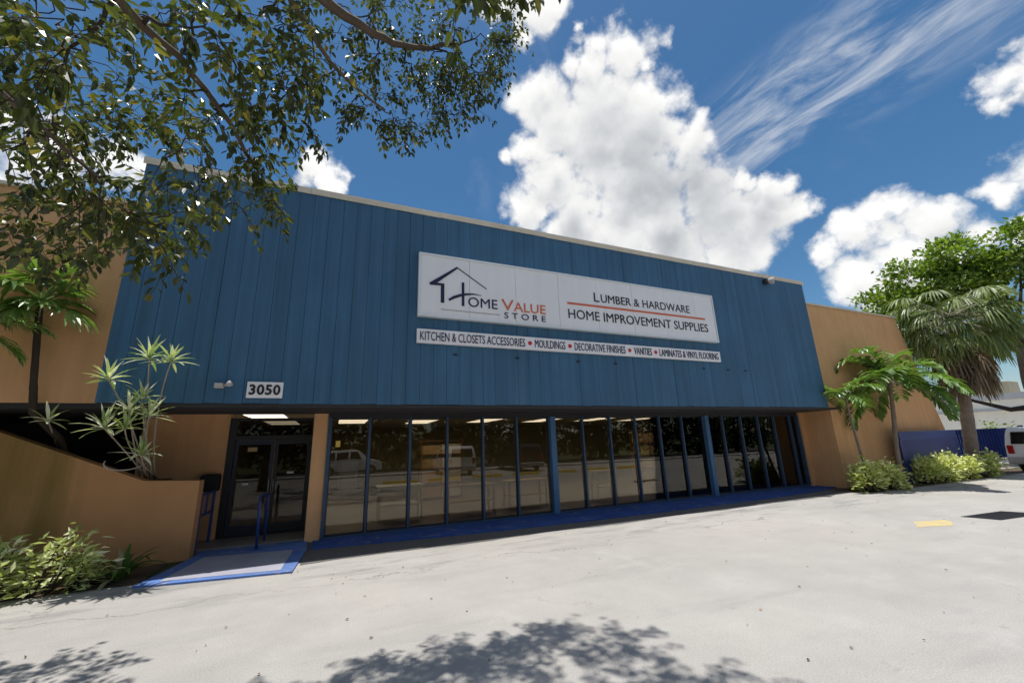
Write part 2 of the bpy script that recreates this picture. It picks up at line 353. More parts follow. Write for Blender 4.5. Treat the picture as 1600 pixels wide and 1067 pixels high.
# boarded blue fascia: boards of slightly different tone, streaks and scuffs
def fascia_mat():
    m, t, p = base_mat('weathered_blue_boards')
    tc = t.n.new('ShaderNodeTexCoord').outputs['Object']
    ri = t.n.new('ShaderNodeNewGeometry').outputs['Random Per Island']
    xyz = t.sepxyz(tc)
    mp = t.n.new('ShaderNodeMapping'); t.l.new(tc, mp.inputs[0]); mp.inputs['Scale'].default_value = (9.0, 9.0, 0.28)
    st = t.noise(mp.outputs[0], 1.0, 6, 0.62)
    k = t.math('MULTIPLY', t.maprange(ri, 0, 1, 0.94, 1.06), t.maprange(st, 0.28, 0.72, 0.80, 1.16))
    k = t.math('MULTIPLY', k, t.maprange(t.noise(tc, 0.5, 5, 0.6), 0.3, 0.7, 0.88, 1.10))
    c = (0.043, 0.122, 0.216)
    cc = t.vmath('SCALE', c); cc.node.inputs[0].default_value = c; t.l.new(k, cc.node.inputs[3])
    # chalky run-off below the signs and along some boards
    mp2 = t.n.new('ShaderNodeMapping'); t.l.new(tc, mp2.inputs[0]); mp2.inputs['Scale'].default_value = (4.0, 4.0, 0.12)
    run = t.maprange(t.noise(mp2.outputs[0], 1.0, 4, 0.55), 0.55, 0.75, 0, 0.22)
    low = t.maprange(xyz[2], 4.6, 2.9, 0.15, 1.0)
    cc = t.mix(t.math('MULTIPLY', run, low), cc, (0.16, 0.245, 0.34))
    sc_ = t.maprange(t.noise(tc, 2.3, 7, 0.7), 0.66, 0.74, 0, 0.25)
    cc = t.mix(sc_, cc, (0.022, 0.075, 0.15))
    t.l.new(cc, p.inputs['Base Color']); p.inputs['Roughness'].default_value = 0.62
    p.inputs['Specular IOR Level'].default_value = 0.35
    b = t.n.new('ShaderNodeBump'); b.inputs['Strength'].default_value = 0.25; b.inputs['Distance'].default_value = 0.01
    t.l.new(t.noise(mp.outputs[0], 3.0, 5, 0.6), b.inputs['Height']); t.l.new(b.outputs[0], p.inputs['Normal'])
    return m
M['fascia'] = fascia_mat()

def stained_wall():
    m, t, p = base_mat('mildewed_orange_stucco')
    tc = t.n.new('ShaderNodeTexCoord').outputs['Object']; xyz = t.sepxyz(tc)
    mp = t.n.new('ShaderNodeMapping'); t.l.new(tc, mp.inputs[0]); mp.inputs['Scale'].default_value = (3.2, 3.2, 0.30)
    st = t.noise(mp.outputs[0], 1.0, 5, 0.6)
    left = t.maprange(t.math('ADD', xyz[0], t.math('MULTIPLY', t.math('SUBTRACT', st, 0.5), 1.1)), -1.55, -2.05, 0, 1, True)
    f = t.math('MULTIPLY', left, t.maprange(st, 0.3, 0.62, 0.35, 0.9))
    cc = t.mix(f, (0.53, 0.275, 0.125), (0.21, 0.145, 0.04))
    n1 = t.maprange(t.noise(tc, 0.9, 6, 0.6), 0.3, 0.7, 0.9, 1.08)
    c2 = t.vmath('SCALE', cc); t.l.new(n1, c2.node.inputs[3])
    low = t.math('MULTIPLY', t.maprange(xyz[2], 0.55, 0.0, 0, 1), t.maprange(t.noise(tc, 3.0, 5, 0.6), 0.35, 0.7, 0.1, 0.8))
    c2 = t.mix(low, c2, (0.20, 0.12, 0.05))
    t.l.new(c2, p.inputs['Base Color']); p.inputs['Roughness'].default_value = 0.85
    p.inputs['Specular IOR Level'].default_value = 0.2
    b = t.n.new('ShaderNodeBump'); b.inputs['Strength'].default_value = 0.25; b.inputs['Distance'].default_value = 0.01
    t.l.new(t.noise(tc, 110, 4, 0.6), b.inputs['Height']); t.l.new(b.outputs[0], p.inputs['Normal'])
    return m
M['orange_stained'] = stained_wall()

def ground_mat(name, base, dark=1.0, lot=True):
    m, t, p = base_mat(name)
    tc = t.n.new('ShaderNodeTexCoord').outputs['Object']; xyz = t.sepxyz(tc)
    k = t.maprange(t.noise(tc, 0.22, 5, 0.6), 0.3, 0.7, 0.90, 1.08)
    k = t.math('MULTIPLY', k, t.maprange(t.noise(tc, 1.4, 6, 0.65), 0.3, 0.7, 0.93, 1.06))
    k = t.math('MULTIPLY', k, t.maprange(t.noise(tc, 70, 3, 0.6), 0.3, 0.7, 0.80, 1.16))
    cc = t.vmath('SCALE', base); cc.node.inputs[0].default_value = base; t.l.new(k, cc.node.inputs[3])
    warmth = t.maprange(t.noise(tc, 0.12, 3, 0.5), 0.4, 0.65, 0, 0.35)
    cc = t.mix(warmth, cc, tuple(x*y for x, y in zip(base, (1.05, 0.98, 0.90))))
    if lot:
        # scuffed grey strip along the shop front
        strip = t.math('MULTIPLY', t.maprange(xyz[1], 6.9, 7.9, 0, 1, True), t.maprange(xyz[1], 9.2, 8.5, 0, 1, True))
        mp = t.n.new('ShaderNodeMapping'); t.l.new(tc, mp.inputs[0]); mp.inputs['Scale'].default_value = (0.5, 2.0, 1.0)
        sm = t.maprange(t.noise(mp.outputs[0], 1.1, 7, 0.68), 0.50, 0.66, 0, 0.55)
        cc = t.mix(t.math('MULTIPLY', strip, sm), cc, (0.14, 0.145, 0.15))
        # scattered stains, drips and grit
        sp = t.maprange(t.noise(tc, 2.6, 4, 0.6), 0.68, 0.78, 0, 0.35); cc = t.mix(sp, cc, (0.15, 0.145, 0.14))
        mq = t.n.new('ShaderNodeMapping'); t.l.new(tc, mq.inputs[0]); mq.inputs['Scale'].default_value = (0.35, 1.5, 1.0); mq.inputs['Rotation'].default_value = (0, 0, 0.12)
        tm = t.maprange(t.noise(mq.outputs[0], 0.9, 7, 0.66), 0.54, 0.72, 0, 0.28); cc = t.mix(tm, cc, (0.20, 0.198, 0.195))
        lt = t.maprange(t.noise(tc, 0.7, 7, 0.7), 0.56, 0.72, 0, 0.35); cc = t.mix(lt, cc, (0.46, 0.45, 0.43))
        vo = t.n.new('ShaderNodeTexVoronoi'); vo.inputs['Scale'].default_value = 5.5; t.l.new(tc, vo.inputs['Vector'])
        vo.inputs['Randomness'].default_value = 1.0
        fl = t.math('MULTIPLY', t.maprange(vo.outputs['Distance'], 0.035, 0.06, 1, 0), t.math('GREATER_THAN', t.sepxyz(vo.outputs['Color'])[0], 0.86))
        cc = t.mix(t.math('MULTIPLY', fl, 0.6), cc, (0.10, 0.085, 0.07))
        # hairline cracks
        wq = t.noise(tc, 1.2, 5, 0.6, out='Color')
        wv_ = t.vmath('ADD', tc, wq)
        vc = t.n.new('ShaderNodeTexVoronoi'); vc.feature = 'DISTANCE_TO_EDGE'; vc.inputs['Scale'].default_value = 0.28
        t.l.new(wv_, vc.inputs['Vector'])
        cr = t.math('MULTIPLY', t.maprange(vc.outputs['Distance'], 0.001, 0.005, 1, 0), t.maprange(t.noise(tc, 0.45, 3, 0.5), 0.52, 0.66, 0, 0.35))
        cc = t.mix(cr, cc, (0.12, 0.11, 0.10))
        wob = t.noise(tc, 0.55, 6, 0.62)
        lc = t.math('ABSOLUTE', t.math('SUBTRACT', xyz[1], t.math('MULTIPLY_ADD', wob, 2.2, 6.35)))
        lk = t.math('MULTIPLY', t.maprange(lc, 0.008, 0.03, 0.55, 0), t.maprange(t.noise(tc, 0.35, 3, 0.5), 0.42, 0.55, 0, 1))
        cc = t.mix(lk, cc, (0.13, 0.12, 0.11))
        v2 = t.n.new('ShaderNodeTexVoronoi'); v2.inputs['Scale'].default_value = 26.0; t.l.new(tc, v2.inputs['Vector'])
        ag = t.math('MULTIPLY', t.maprange(v2.outputs['Distance'], 0.12, 0.22, 1, 0), t.math('GREATER_THAN', t.sepxyz(v2.outputs['Color'])[0], 0.93))
        cc = t.mix(t.math('MULTIPLY', ag, 0.45), cc, (0.16, 0.15, 0.14))
    t.l.new(cc, p.inputs['Base Color']); p.inputs['Roughness'].default_value = 0.9
    p.inputs['Specular IOR Level'].default_value = 0.25
    b = t.n.new('ShaderNodeBump'); b.inputs['Strength'].default_value = 0.5; b.inputs['Distance'].default_value = 0.01
    t.l.new(t.noise(tc, 90, 4, 0.65), b.inputs['Height']); t.l.new(b.outputs[0], p.inputs['Normal'])
    return m
M['lot'] = ground_mat('pale_worn_asphalt', (0.392, 0.373, 0.346))
M['tar'] = ground_mat('dark_asphalt', (0.13, 0.125, 0.12), lot=False)
M['soil'] = ground_mat('brown_soil', (0.10, 0.075, 0.05), lot=False)
M['verge'] = ground_mat('dull_grass', (0.07, 0.085, 0.03), lot=False)
M['paving'] = ground_mat('pale_paving', (0.45, 0.43, 0.40), lot=False)

M['door_metal'] = paint('dark_navy_metal', (0.018, 0.024, 0.05), 0.4, 0.15, 3.0)

def marking_mat():
    m, t, p = base_mat('worn_yellow_marking')
    tc = t.n.new('ShaderNodeTexCoord').outputs['Object']
    f = t.maprange(t.noise(tc, 5.0, 7, 0.7), 0.42, 0.58, 0, 0.85)
    cc = t.mix(f, (0.60, 0.45, 0.14), (0.42, 0.38, 0.31)); t.l.new(cc, p.inputs['Base Color']); p.inputs['Roughness'].default_value = 0.9
    return m
M['marking'] = marking_mat()

def worn_walk(name, c, under, amt):
    m, t, p = base_mat(name)
    tc = t.n.new('ShaderNodeTexCoord').outputs['Object']
    k = t.maprange(t.noise(tc, 1.3, 6, 0.62), 0.3, 0.7, 0.75, 1.2)
    cc = t.vmath('SCALE', c); cc.node.inputs[0].default_value = c; t.l.new(k, cc.node.inputs[3])
    chip = t.maprange(t.noise(tc, 3.2, 10, 0.74), 0.57, 0.63, 0, amt)
    cc = t.mix(chip, cc, under)
    dust = t.maprange(t.noise(tc, 0.8, 5, 0.6), 0.45, 0.75, 0, 0.35); cc = t.mix(dust, cc, tuple(0.5*x + 0.10 for x in c))
    t.l.new(cc, p.inputs['Base Color']); p.inputs['Roughness'].default_value = 0.8; p.inputs['Specular IOR Level'].default_value = 0.25
    b = t.n.new('ShaderNodeBump'); b.inputs['Strength'].default_value = 0.35; b.inputs['Distance'].default_value = 0.01
    t.l.new(t.noise(tc, 45, 5, 0.6), b.inputs['Height']); t.l.new(b.outputs[0], p.inputs['Normal'])
    return m
M['walk_blue'] = worn_walk('worn_blue_walk_paint', (0.022, 0.075, 0.29), (0.22, 0.22, 0.23), 0.7)
M['ramp_blue'] = worn_walk('worn_blue_ramp_paint', (0.10, 0.185, 0.44), (0.36, 0.36, 0.40), 0.8)

# ================================================================ GROUND
def sheet(name, x0, x1, y0, y1, z, mat, nx=1, ny=1):
    b = MB(); b.add([(x0,y0,z),(x1,y0,z),(x1,y1,z),(x0,y1,z)], [(0,1,2,3)])
    return tag(b.build(name, mat), kind='structure')
tag(MB().box(-900, 900, -900, 900, -0.6, -0.012).build('ground', M['verge']), kind='structure')
sheet('parking_lot', -45, 62, -10.5, 9.0, 0.0, M['lot'])
# the strip against the shop front is darker than the lot, with a ragged edge
b = MB(); top = []
xs = [-0.42 + i*0.3 for i in range(61)]
edge = [(x, 8.80 + 0.05*math.sin(x*1.7) + rnd.uniform(-0.03, 0.03)) for x in xs]
b.prism_z(edge + [(17.6, 10.9), (-0.42, 10.9)], -0.1, 0.004)
tag(b.build('asphalt_strip', M['tar']), kind='structure')
sheet('planting_bed', -30, -2.71, 8.9, 12.2, 0.008, M['soil'])
sheet('planting_bed', 16.3, 30.5, 8.42, 9.7, 0.010, M['soil'])
sheet('yard', 20, 62, 9.72, 40, 0.002, M['paving'])
sheet('street_pavement', -45, 62, -12.5, -10.5, 0.12, M['paving'])
sheet('street', -120, 160, -23, -12.62, 0.004, M['tar'])
tag(MB().box(-45, 62, -10.62, -10.46, -0.1, 0.13, 0.02).build('kerb', M['concrete']), kind='structure')
# blue walk along the windows
front = [(-0.30, 9.95), (0.8, 9.82), (2.2, 9.66), (4, 9.52), (6, 9.43), (8, 9.40), (11, 9.42), (14, 9.54), (16.2, 9.72), (17.15, 9.95)]
b = MB(); b.prism_z(front + [(17.15, 10.74), (-0.30, 10.74)], -0.1, 0.03)
tag(b.build('walkway', M['walk_blue']), kind='structure')
# blue ramp to the doors
b = MB(); b.prism_z([(-2.70, 8.66), (-0.50, 8.30), (-0.38, 9.9), (-0.42, 12.1), (-2.35, 12.1), (-2.40, 10.25)], -0.1, 0.03)
ramp = tag(b.build('ramp', M['ramp_blue']), kind='structure')
b = MB(); b.prism_z([(-2.40, 8.76), (-0.69, 8.48), (-0.62, 10.0), (-2.16, 10.25)], 0.02, 0.036)
tag(b.build('ramp_panel', paint('worn_lavender_concrete', (0.34, 0.335, 0.385), 0.8, 0.12, 2.5, dirt=0.25), ramp), kind='structure')
tag(MB().box(-2.2, -0.6, 11.0, 12.0, 0.03, 0.045).build('door_mat', M['rubber']), 'black rubber mat on the floor before the glass doors', 'door mat')

# ================================================================ STORE BUILDING
store = thing('store_building', (6.5, 9.6, 0), 'long low store with boarded blue upper front, orange stucco walls and a row of windows', 'building')
FY0, FX0, FX1, FZ0, FZ1 = 9.2, -3.82, 16.46, 2.87, 7.66
b = MB(); x = FX0; i = 0
while x < FX1 - 0.02:
    wd = min(rnd.choice((0.30, 0.31, 0.31, 0.30, 0.305)), FX1 - x)
    j = rnd.uniform(-0.004, 0.006); z0 = FZ0 + rnd.uniform(-0.006, 0.006)
    split = None
    g2 = 0.006
    spans = [(z0, split - 0.002), (split + 0.002, FZ1)] if split else [(z0, FZ1)]
    for za, zb in spans: b.box(x + g2/2, x + wd - g2/2, FY0 + j + rnd.uniform(-0.002, 0.002), FY0 + 0.05, za, zb)
    x += wd
fascia = b.build('fascia', M['fascia'], store)
b = MB().box(FX0 + 0.01, FX1 - 0.01, FY0 + 0.052, FY0 + 0.36, FZ0 + 0.01, FZ1 - 0.01)
b.build('fascia_backing', M['soffit'], fascia)
# roof edge: a pale metal drip cap in lengths
b = MB(); x = FX0 - 0.04
while x < FX1:
    x2 = min(x + 3.0, FX1 + 0.04); dz = rnd.uniform(-0.008, 0.008)
    b.box(x + 0.003, x2 - 0.003, FY0 - 0.035, FY0 + 0.40, FZ1 + 0.004 + dz, FZ1 + 0.085 + dz)
    b.box(x + 0.003, x2 - 0.003, FY0 - 0.03, FY0 - 0.006, FZ1 - 0.055 + dz, FZ1 + 0.004 + dz)
    x = x2
b.build('roof_trim', M['coping'], fascia)
b = MB().box(FX0 + 0.02, 17.18, FY0 + 0.02, 10.9, 2.80, 2.866); b.build('soffit', M['soffit'], store)
b = MB().box(-13.5, FX0 + 0.015, 9.62, 14.0, 2.80, 2.90); b.build('soffit', M['soffit'], store)
# wing walls
wr = MB().prism_y([(17.2, 0.0), (25.95, 0.0), (23.55, 7.02), (16.3, 7.02), (16.3, 2.9), (17.2, 2.9)], 9.6, 9.95)
wr = tag(wr.build('wing_wall', M['orange'], store), 'plain orange wing wall with sloping end, right of the windows')
MB().box(16.2, 23.62, 9.54, 10.02, 7.024, 7.09).build('coping', M['coping'], wr)
wl = MB().prism_y([(-14.0, 2.90), (-3.4, 2.90), (-3.4, 6.86), (-14.0, 6.86)], 9.6, 9.95)
wl = tag(wl.build('wing_wall', M['orange'], store), 'orange upper wing wall behind the leaves, left of the blue boards')
MB().box(-14.05, -3.35, 9.54, 10.02, 6.864, 6.93).build('coping', M['coping'], wl)
MB().box(17.2, 17.5, 9.952, 10.95, 0.0, 2.86).build('return_wall', M['orange'], store)
MB().box(16.95, 17.198, 10.62, 10.95, 0.0, 2.795).build('end_pier', M['orange'], store)
# entrance walls
MB().box(-4.05, -2.38, 12.02, 12.3, 0.0, 2.98).build('entrance_wall', M['orange'], store)
MB().box(-0.47, -0.17, 10.74, 12.3, 0.0, 2.795).build('entrance_pier', M['orange'], store)
MB().box(-14, -4.06, 13.6, 13.8, 0.0, 2.98).build('recess_wall', M['soffit'], store)  # near-black walls: the dark of the shaded recess is put into their colour
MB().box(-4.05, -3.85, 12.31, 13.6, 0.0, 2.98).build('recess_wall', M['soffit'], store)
# shell of the shop
sh = MB(); sh.box(-14.0, 23.4, 10.0, 36.0, 6.5, 6.8); sh.build('roof', M['grey_band'], store)
sh = MB(); sh.box(23.2, 23.5, 9.97, 36, 0, 6.48); sh.build('side_wall', M['orange'], store)
sh = MB(); sh.box(-14.0, -13.7, 9.97, 36, 0, 6.48); sh.build('side_wall', M['orange'], store)
sh = MB(); sh.box(-13.6, 23.1, 24.0, 24.2, 0, 6.48); sh.build('interior_wall', M['in_wall'], store)
MB().box(-3.8, 23.1, 10.95, 24.0, 3.02, 3.10).build('ceiling', M['in_ceiling'], store)
MB().box(-3.8, 23.1, 10.92, 24.0, -0.05, 0.06).build('shop_floor', M['in_floor'], store)
MB().box(-3.84, -3.5, 12.4, 24.0, 0.07, 3.01).build('interior_wall', M['in_wall'], store)
MB().box(21.0, 21.2, 10.96, 23.9, 0.07, 3.01).build('interior_wall', M['in_wall'], store)
MB().box(-0.16, 17.19, 10.70, 10.94, 2.70, 2.80).build('window_head', M['dark'], store)
MB().box(-0.16, 16.94, 10.71, 10.93, 0.0, 0.07).build('window_sill', M['mullion'], store)

MX = [-0.12, 0.78, 1.76, 2.72, 3.71, 4.72, 5.83, 6.9, 7.9, 8.89, 9.89, 10.87, 11.95, 12.8, 13.74, 14.66, 15.56, 16.5, 16.93]
for i, x in enumerate(MX):
    if i in (6, 12):
        MB().box(x-0.085, x+0.085, 10.64, 10.92, 0.035, 2.70, 0.006).build('window_post', M['pillar_blue'], store)
    elif 0 < i < len(MX)-1:
        MB().box(x-0.026, x+0.026, 10.72, 10.90, 0.04, 2.70, 0.004).build('mullion', M['mullion'], store)
    else:
        MB().box(x-0.04, x+0.04, 10.68, 10.92, 0.072, 2.70).build('mullion', M['mullion'], store)
for i in range(len(MX)-1):
    hw0 = 0.086 if i in (6, 12) else (0.041 if i == 0 else 0.027); hw1 = 0.086 if i+1 in (6, 12) else (0.041 if i == 17 else 0.027)
    a, c = MX[i] + hw0, MX[i+1] - hw1
    b = MB(); b.box(a, c, 10.79, 10.84, 0.072, 0.11); b.box(a, c, 10.79, 10.84, 2.655, 2.698)
    b.box(a, a+0.02, 10.79, 10.84, 0.112, 2.653); b.box(c-0.02, c, 10.79, 10.84, 0.112, 2.653)
    wd = b.build('window', M['dark'], store)
    b = MB(); b.box(a+0.021, c-0.021, 10.808, 10.818, 0.111, 2.654); b.build('pane', M['glass'], wd)

# doors
def door_leaf(x0, x1, label, handle_side):
    b = MB(); y0, y1 = 12.05, 12.10
    b.box(x0, x0+0.075, y0, y1, 0.08, 2.26); b.box(x1-0.075, x1, y0, y1, 0.08, 2.26)
    b.box(x0+0.076, x1-0.076, y0, y1, 2.14, 2.26); b.box(x0+0.076, x1-0.076, y0, y1, 0.08, 0.30)
    d = tag(b.build('door', M['door_metal'] if handle_side else M['dark'], store), label)
    MB().box(x0+0.076, x1-0.076, 12.07, 12.078, 0.30, 2.14).build('pane', M['door_glass'], d)
    hx = x1-0.04 if handle_side else x0+0.04
    MB().tube([(hx, 12.04, 0.95), (hx, 11.98, 0.97), (hx, 11.98, 1.30), (hx, 12.04, 1.32)], 0.013, 8).build('handle', M['steel'], d)
    return d
door_leaf(-2.22, -1.38, 'left glass door leaf in a blue frame', True)
door_leaf(-1.36, -0.56, 'right glass door leaf in a dark frame', False)
b = MB(); b.box(-2.37, -2.225, 12.0, 12.16, 0.05, 2.79); b.box(-0.555, -0.475, 12.0, 12.16, 0.05, 2.79)
b.box(-2.224, -0.556, 12.0, 12.16, 2.27, 2.36); b.box(-2.224, -0.556, 12.0, 12.16, 2.72, 2.79)
b.box(-2.224, -0.556, 12.0, 12.16, 0.03, 0.075)
df = b.build('door_frame', M['dark'], store)
MB().box(-2.224, -0.556, 12.07, 12.078, 2.361, 2.719).build('transom_pane', M['door_glass'], df)

# ---------------------------------------------------------------- things fixed to or standing at the store
def text_into(b, s, x0, x1, z0, z1, y0, y1, weight=0.0, space=1.0):
    cu = bpy.data.curves.new('lettering', 'FONT'); cu.body = s; cu.size = 1.0; cu.extrude = 0.5; cu.offset = weight
    cu.space_character = space; cu.resolution_u = 3
    ob = bpy.data.objects.new('lettering', cu); col.objects.link(ob)
    dg = bpy.context.evaluated_depsgraph_get(); dg.update()
    me = bpy.data.meshes.new_from_object(ob.evaluated_get(dg))
    vs = [q.co.copy() for q in me.vertices]; fs = [list(p.vertices) for p in me.polygons]
    bpy.data.objects.remove(ob); bpy.data.curves.remove(cu); bpy.data.meshes.remove(me)
    ax, bx = min(q.x for q in vs), max(q.x for q in vs); ay, by = min(q.y for q in vs), max(q.y for q in vs)
    out = [(x0 + (q.x-ax)/(bx-ax)*(x1-x0), y0 if q.z > 0 else y1, z0 + (q.y-ay)/(by-ay)*(z1-z0)) for q in vs]
    b.add(out, fs)
SY = 9.075                                                     # face of the big sign
sg = thing('sign_board', (6.4, 9.15, 5.7), 'long white sign board naming the store, with a small house emblem', 'sign')
b = MB(); seams = [1.63, 2.84, 4.09, 5.37, 6.63, 7.88, 9.13, 10.38, 11.18]
for a, c in zip(seams[:-1], seams[1:]): b.box(a+0.004, c-0.004, SY + rnd.uniform(-0.002, 0.002), SY+0.08, 4.96, 6.46)
b.build('face_panel', M['white_sign'], sg)
b = MB(); b.box(1.58, 11.23, SY-0.02, 9.19, 6.462, 6.51); b.box(1.58, 11.23, SY-0.02, 9.19, 4.905, 4.958)
b.box(1.58, 1.628, SY-0.02, 9.19, 4.9585, 6.4615); b.box(11.182, 11.23, SY-0.02, 9.19, 4.9585, 6.4615)
b.build('frame', M['sign_frame'], sg)
LY0, LY1 = SY-0.012, SY+0.004
b = MB()
b.prism_y([(1.83, 5.745), (2.51, 6.255), (2.535, 6.215), (2.02, 5.77), (2.20, 5.77), (2.20, 5.28), (2.115, 5.28), (2.115, 5.715), (1.86, 5.70)], LY0, LY1)
b.prism_y([(2.515, 6.2545), (3.29, 5.77), (3.28, 5.755), (2.537, 6.2135)], LY0, LY1)
b.prism_y([(2.635, 5.86), (2.70, 5.86), (2.70, 5.25), (2.635, 5.25)], LY0, LY1)
sw = [(2.30, 5.385), (2.42, 5.475), (2.58, 5.545), (2.75, 5.585), (2.95, 5.60), (3.16, 5.57)]
b.prism_y(sw + [(2.95, 5.575), (2.76, 5.535), (2.60, 5.485), (2.45, 5.415), (2.33, 5.345)], LY0-0.003, LY1)
b.build('house_emblem', M['navy'], sg)
b = MB(); text_into(b, 'OME', 2.80, 3.57, 5.25, 5.50, LY0, LY1, 0.0); b.build('lettering', M['navy'], sg)
b = MB(); text_into(b, 'V', 3.68, 4.02, 5.25, 5.545, LY0, LY1, 0.0); b.build('lettering', M['rust'], sg); b = MB(); text_into(b, 'ALUE', 4.02, 4.94, 5.25, 5.50, LY0, LY1, 0.0); b.build('lettering', M['rust'], sg)
b = MB(); b.box(2.12, 3.63, LY0, LY1, 5.105, 5.117); b.build('rule', M['grey_seam'], sg)
b = MB(); text_into(b, 'STORE', 3.75, 4.93, 5.04, 5.20, LY0, LY1, 0.0, 1.55); b.build('lettering', M['navy'], sg)
b = MB(); text_into(b, 'L', 6.52, 6.70, 5.79, 6.06, LY0, LY1, 0.0); b.build('lettering', M['black'], sg); b = MB(); text_into(b, 'UMBER & HARDWARE', 6.76, 10.14, 5.79, 6.035, LY0, LY1, 0.0); b.build('lettering', M['black'], sg)
b = MB(); b.box(5.63, 10.76, LY0, LY1, 5.625, 5.68); b.build('rule', M['rust'], sg)
b = MB(); text_into(b, 'HOME IMPROVEMENT SUPPLIES', 5.64, 10.83, 5.215, 5.485, LY0, LY1, 0.0); b.build('lettering', M['black'], sg)

st = thing('sign_strip', (6.4, 9.15, 4.45), 'narrow white strip sign listing departments, below the big sign board', 'sign')
MB().box(1.58, 11.22, 9.10, 9.19, 4.275, 4.605, 0.006).build('face_panel', M['white_sign'], st)
for s, a, c in (('KITCHEN & CLOSETS ACCESSORIES', 1.65, 4.31), ('MOULDINGS', 4.59, 5.49), ('DECORATIVE FINISHES', 5.78, 7.46), ('VANITIES', 7.77, 8.42), ('LAMINATES & VINYL FLOORING', 8.71, 11.12)):
    b = MB(); text_into(b, s, a, c, 4.335, 4.545, 9.088, 9.104, 0.0); b.build('lettering', M['navy'], st)
for xd in (4.45, 5.635, 7.615, 8.565):
    b = MB(); b.prism_y([(xd + 0.055*math.cos(k*0.5236), 4.44 + 0.055*math.sin(k*0.5236)) for k in range(12)], 9.088, 9.104); b.build('dot', M['red'], st)

nb = thing('number_sign', (-1.31, 9.17, 3.13), 'white street number board reading 3050 above the entrance', 'sign')
MB().box(-1.62, -1.01, 9.15, 9.192, 2.975, 3.285, 0.004).build('face_panel', M['white_sign'], nb)
b = MB(); text_into(b, '3050', -1.58, -1.05, 3.03, 3.235, 9.138, 9.154, 0.028, 1.08); b.build('numerals', M['black'], nb)

fl = thing('flood_light', (-2.05, 9.1, 3.2), 'small grey flood light on the blue boards left of the number board', 'light')
MB().box(-2.13, -1.99, 9.05, 9.19, 3.145, 3.235, 0.01).build('junction_box', M['concrete'], fl)
MB().tube([(-1.99, 9.10, 3.19), (-1.95, 9.08, 3.195), (-1.90, 9.05, 3.215), (-1.86, 9.03, 3.23)], [0.012, 0.025, 0.05, 0.058], 10).build('lamp_head', M['concrete'], fl)
wl_ = thing('wall_lamp', (14.28, 9.1, 7.45), 'round weathered lamp near the top right corner of the blue boards', 'light')
b = MB().box(14.14, 14.30, 9.06, 9.19, 7.34, 7.52, 0.02); b.build('housing', M['dark'], wl_)
b = MB(); b.tube([(14.30, 9.12, 7.44), (14.33, 9.05, 7.44), (14.37, 8.98, 7.435), (14.40, 8.93, 7.43)], [0.06, 0.11, 0.125, 0.115], 14)
b.build('lamp_head', M['concrete'], wl_)
for xv in (2.51, 4.12, 5.92, 7.15, 10.52, 11.6, 12.4):
    o = MB().box(xv-0.05, xv+0.05, 9.155, 9.194, 4.035, 4.065, 0.004).build('wall_bracket', M['dark'])
    tag(o, 'tiny dark bracket left on the blue boards under the strip sign', 'bracket', 'brackets on the blue boards')

# low wall with a sloping top, left of the ramp
ang = math.atan2(0.75, 6.5); ux, uy = -math.cos(ang), -math.sin(ang)
def lw(s, d): return (-2.42 + ux*s + uy*d*-1*-1*0, 10.3 + uy*s)
prof = [(0, 0), (9.5, 0), (9.5, 2.78), (3.55, 2.74), (0.86, 1.50), (0.0, 1.45)]
b = MB(); n = len(prof)
fr = [(-2.42 + ux*s, 10.3 + uy*s, z) for s, z in prof]; bk = [(p[0] - uy*0.0 + 0.02, p[1] + 0.24, p[2]) for p in fr]
b.add(fr + bk, [list(range(n-1, -1, -1)), list(range(n, 2*n))] + [(i, (i+1) % n, n+(i+1) % n, n+i) for i in range(n)])
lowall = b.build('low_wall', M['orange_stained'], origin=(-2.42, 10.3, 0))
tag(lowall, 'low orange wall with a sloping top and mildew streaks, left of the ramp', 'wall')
b = MB(); b.prism_z([(-9.5, 9.75), (-3.35, 10.46), (-3.35, 12.0), (-9.5, 12.0)], 0.0, 1.45)
tag(b.build('raised_soil', M['soil']), kind='structure')

b = MB(); b.box(-2.78, -2.40, 11.78, 12.015, 1.12, 1.50, 0.05)
o = b.build('wall_box', M['rubber'], origin=(-2.6, 12.0, 1.1)); tag(o, 'black box on the orange wall beside the entrance', 'wall box')
r1 = thing('hand_rail', (-1.35, 10.5, 0.03), 'blue tubular hand rail in front of the glass doors', 'hand rail')
pts = [(-1.33, 10.45, 0.03), (-1.36, 10.45, 0.92), (-1.36, 10.48, 1.02), (-1.355, 10.56, 1.06), (-1.31, 11.1, 1.06), (-1.30, 11.18, 1.02), (-1.295, 11.2, 0.92), (-1.29, 11.2, 0.03)]
MB().tube(pts, 0.027, 10).build('tube', M['rail_blue'], r1)
for x_, y_ in ((-1.42, 10.38), (-1.37, 11.13)): MB().box(x_, x_+0.17, y_, y_+0.14, 0.031, 0.045, 0.004).build('foot_plate', M['rail_blue'], r1)
r2 = thing('guard_rail', (-2.45, 10.85, 0.03), 'blue guard rail frame between the low wall and the entrance', 'hand rail')
for y_ in (10.72, 11.72): MB().box(-2.475, -2.425, y_, y_+0.05, 0.03, 1.16, 0.005).build('post', M['rail_blue'], r2)
b = MB(); b.box(-2.47, -2.43, 10.775, 11.715, 1.12, 1.16); b.box(-2.47, -2.43, 10.775, 11.715, 0.70, 0.74); b.box(-2.465, -2.435, 11.2, 11.23, 0.745, 1.115); b.build('rail', M['rail_blue'], r2)

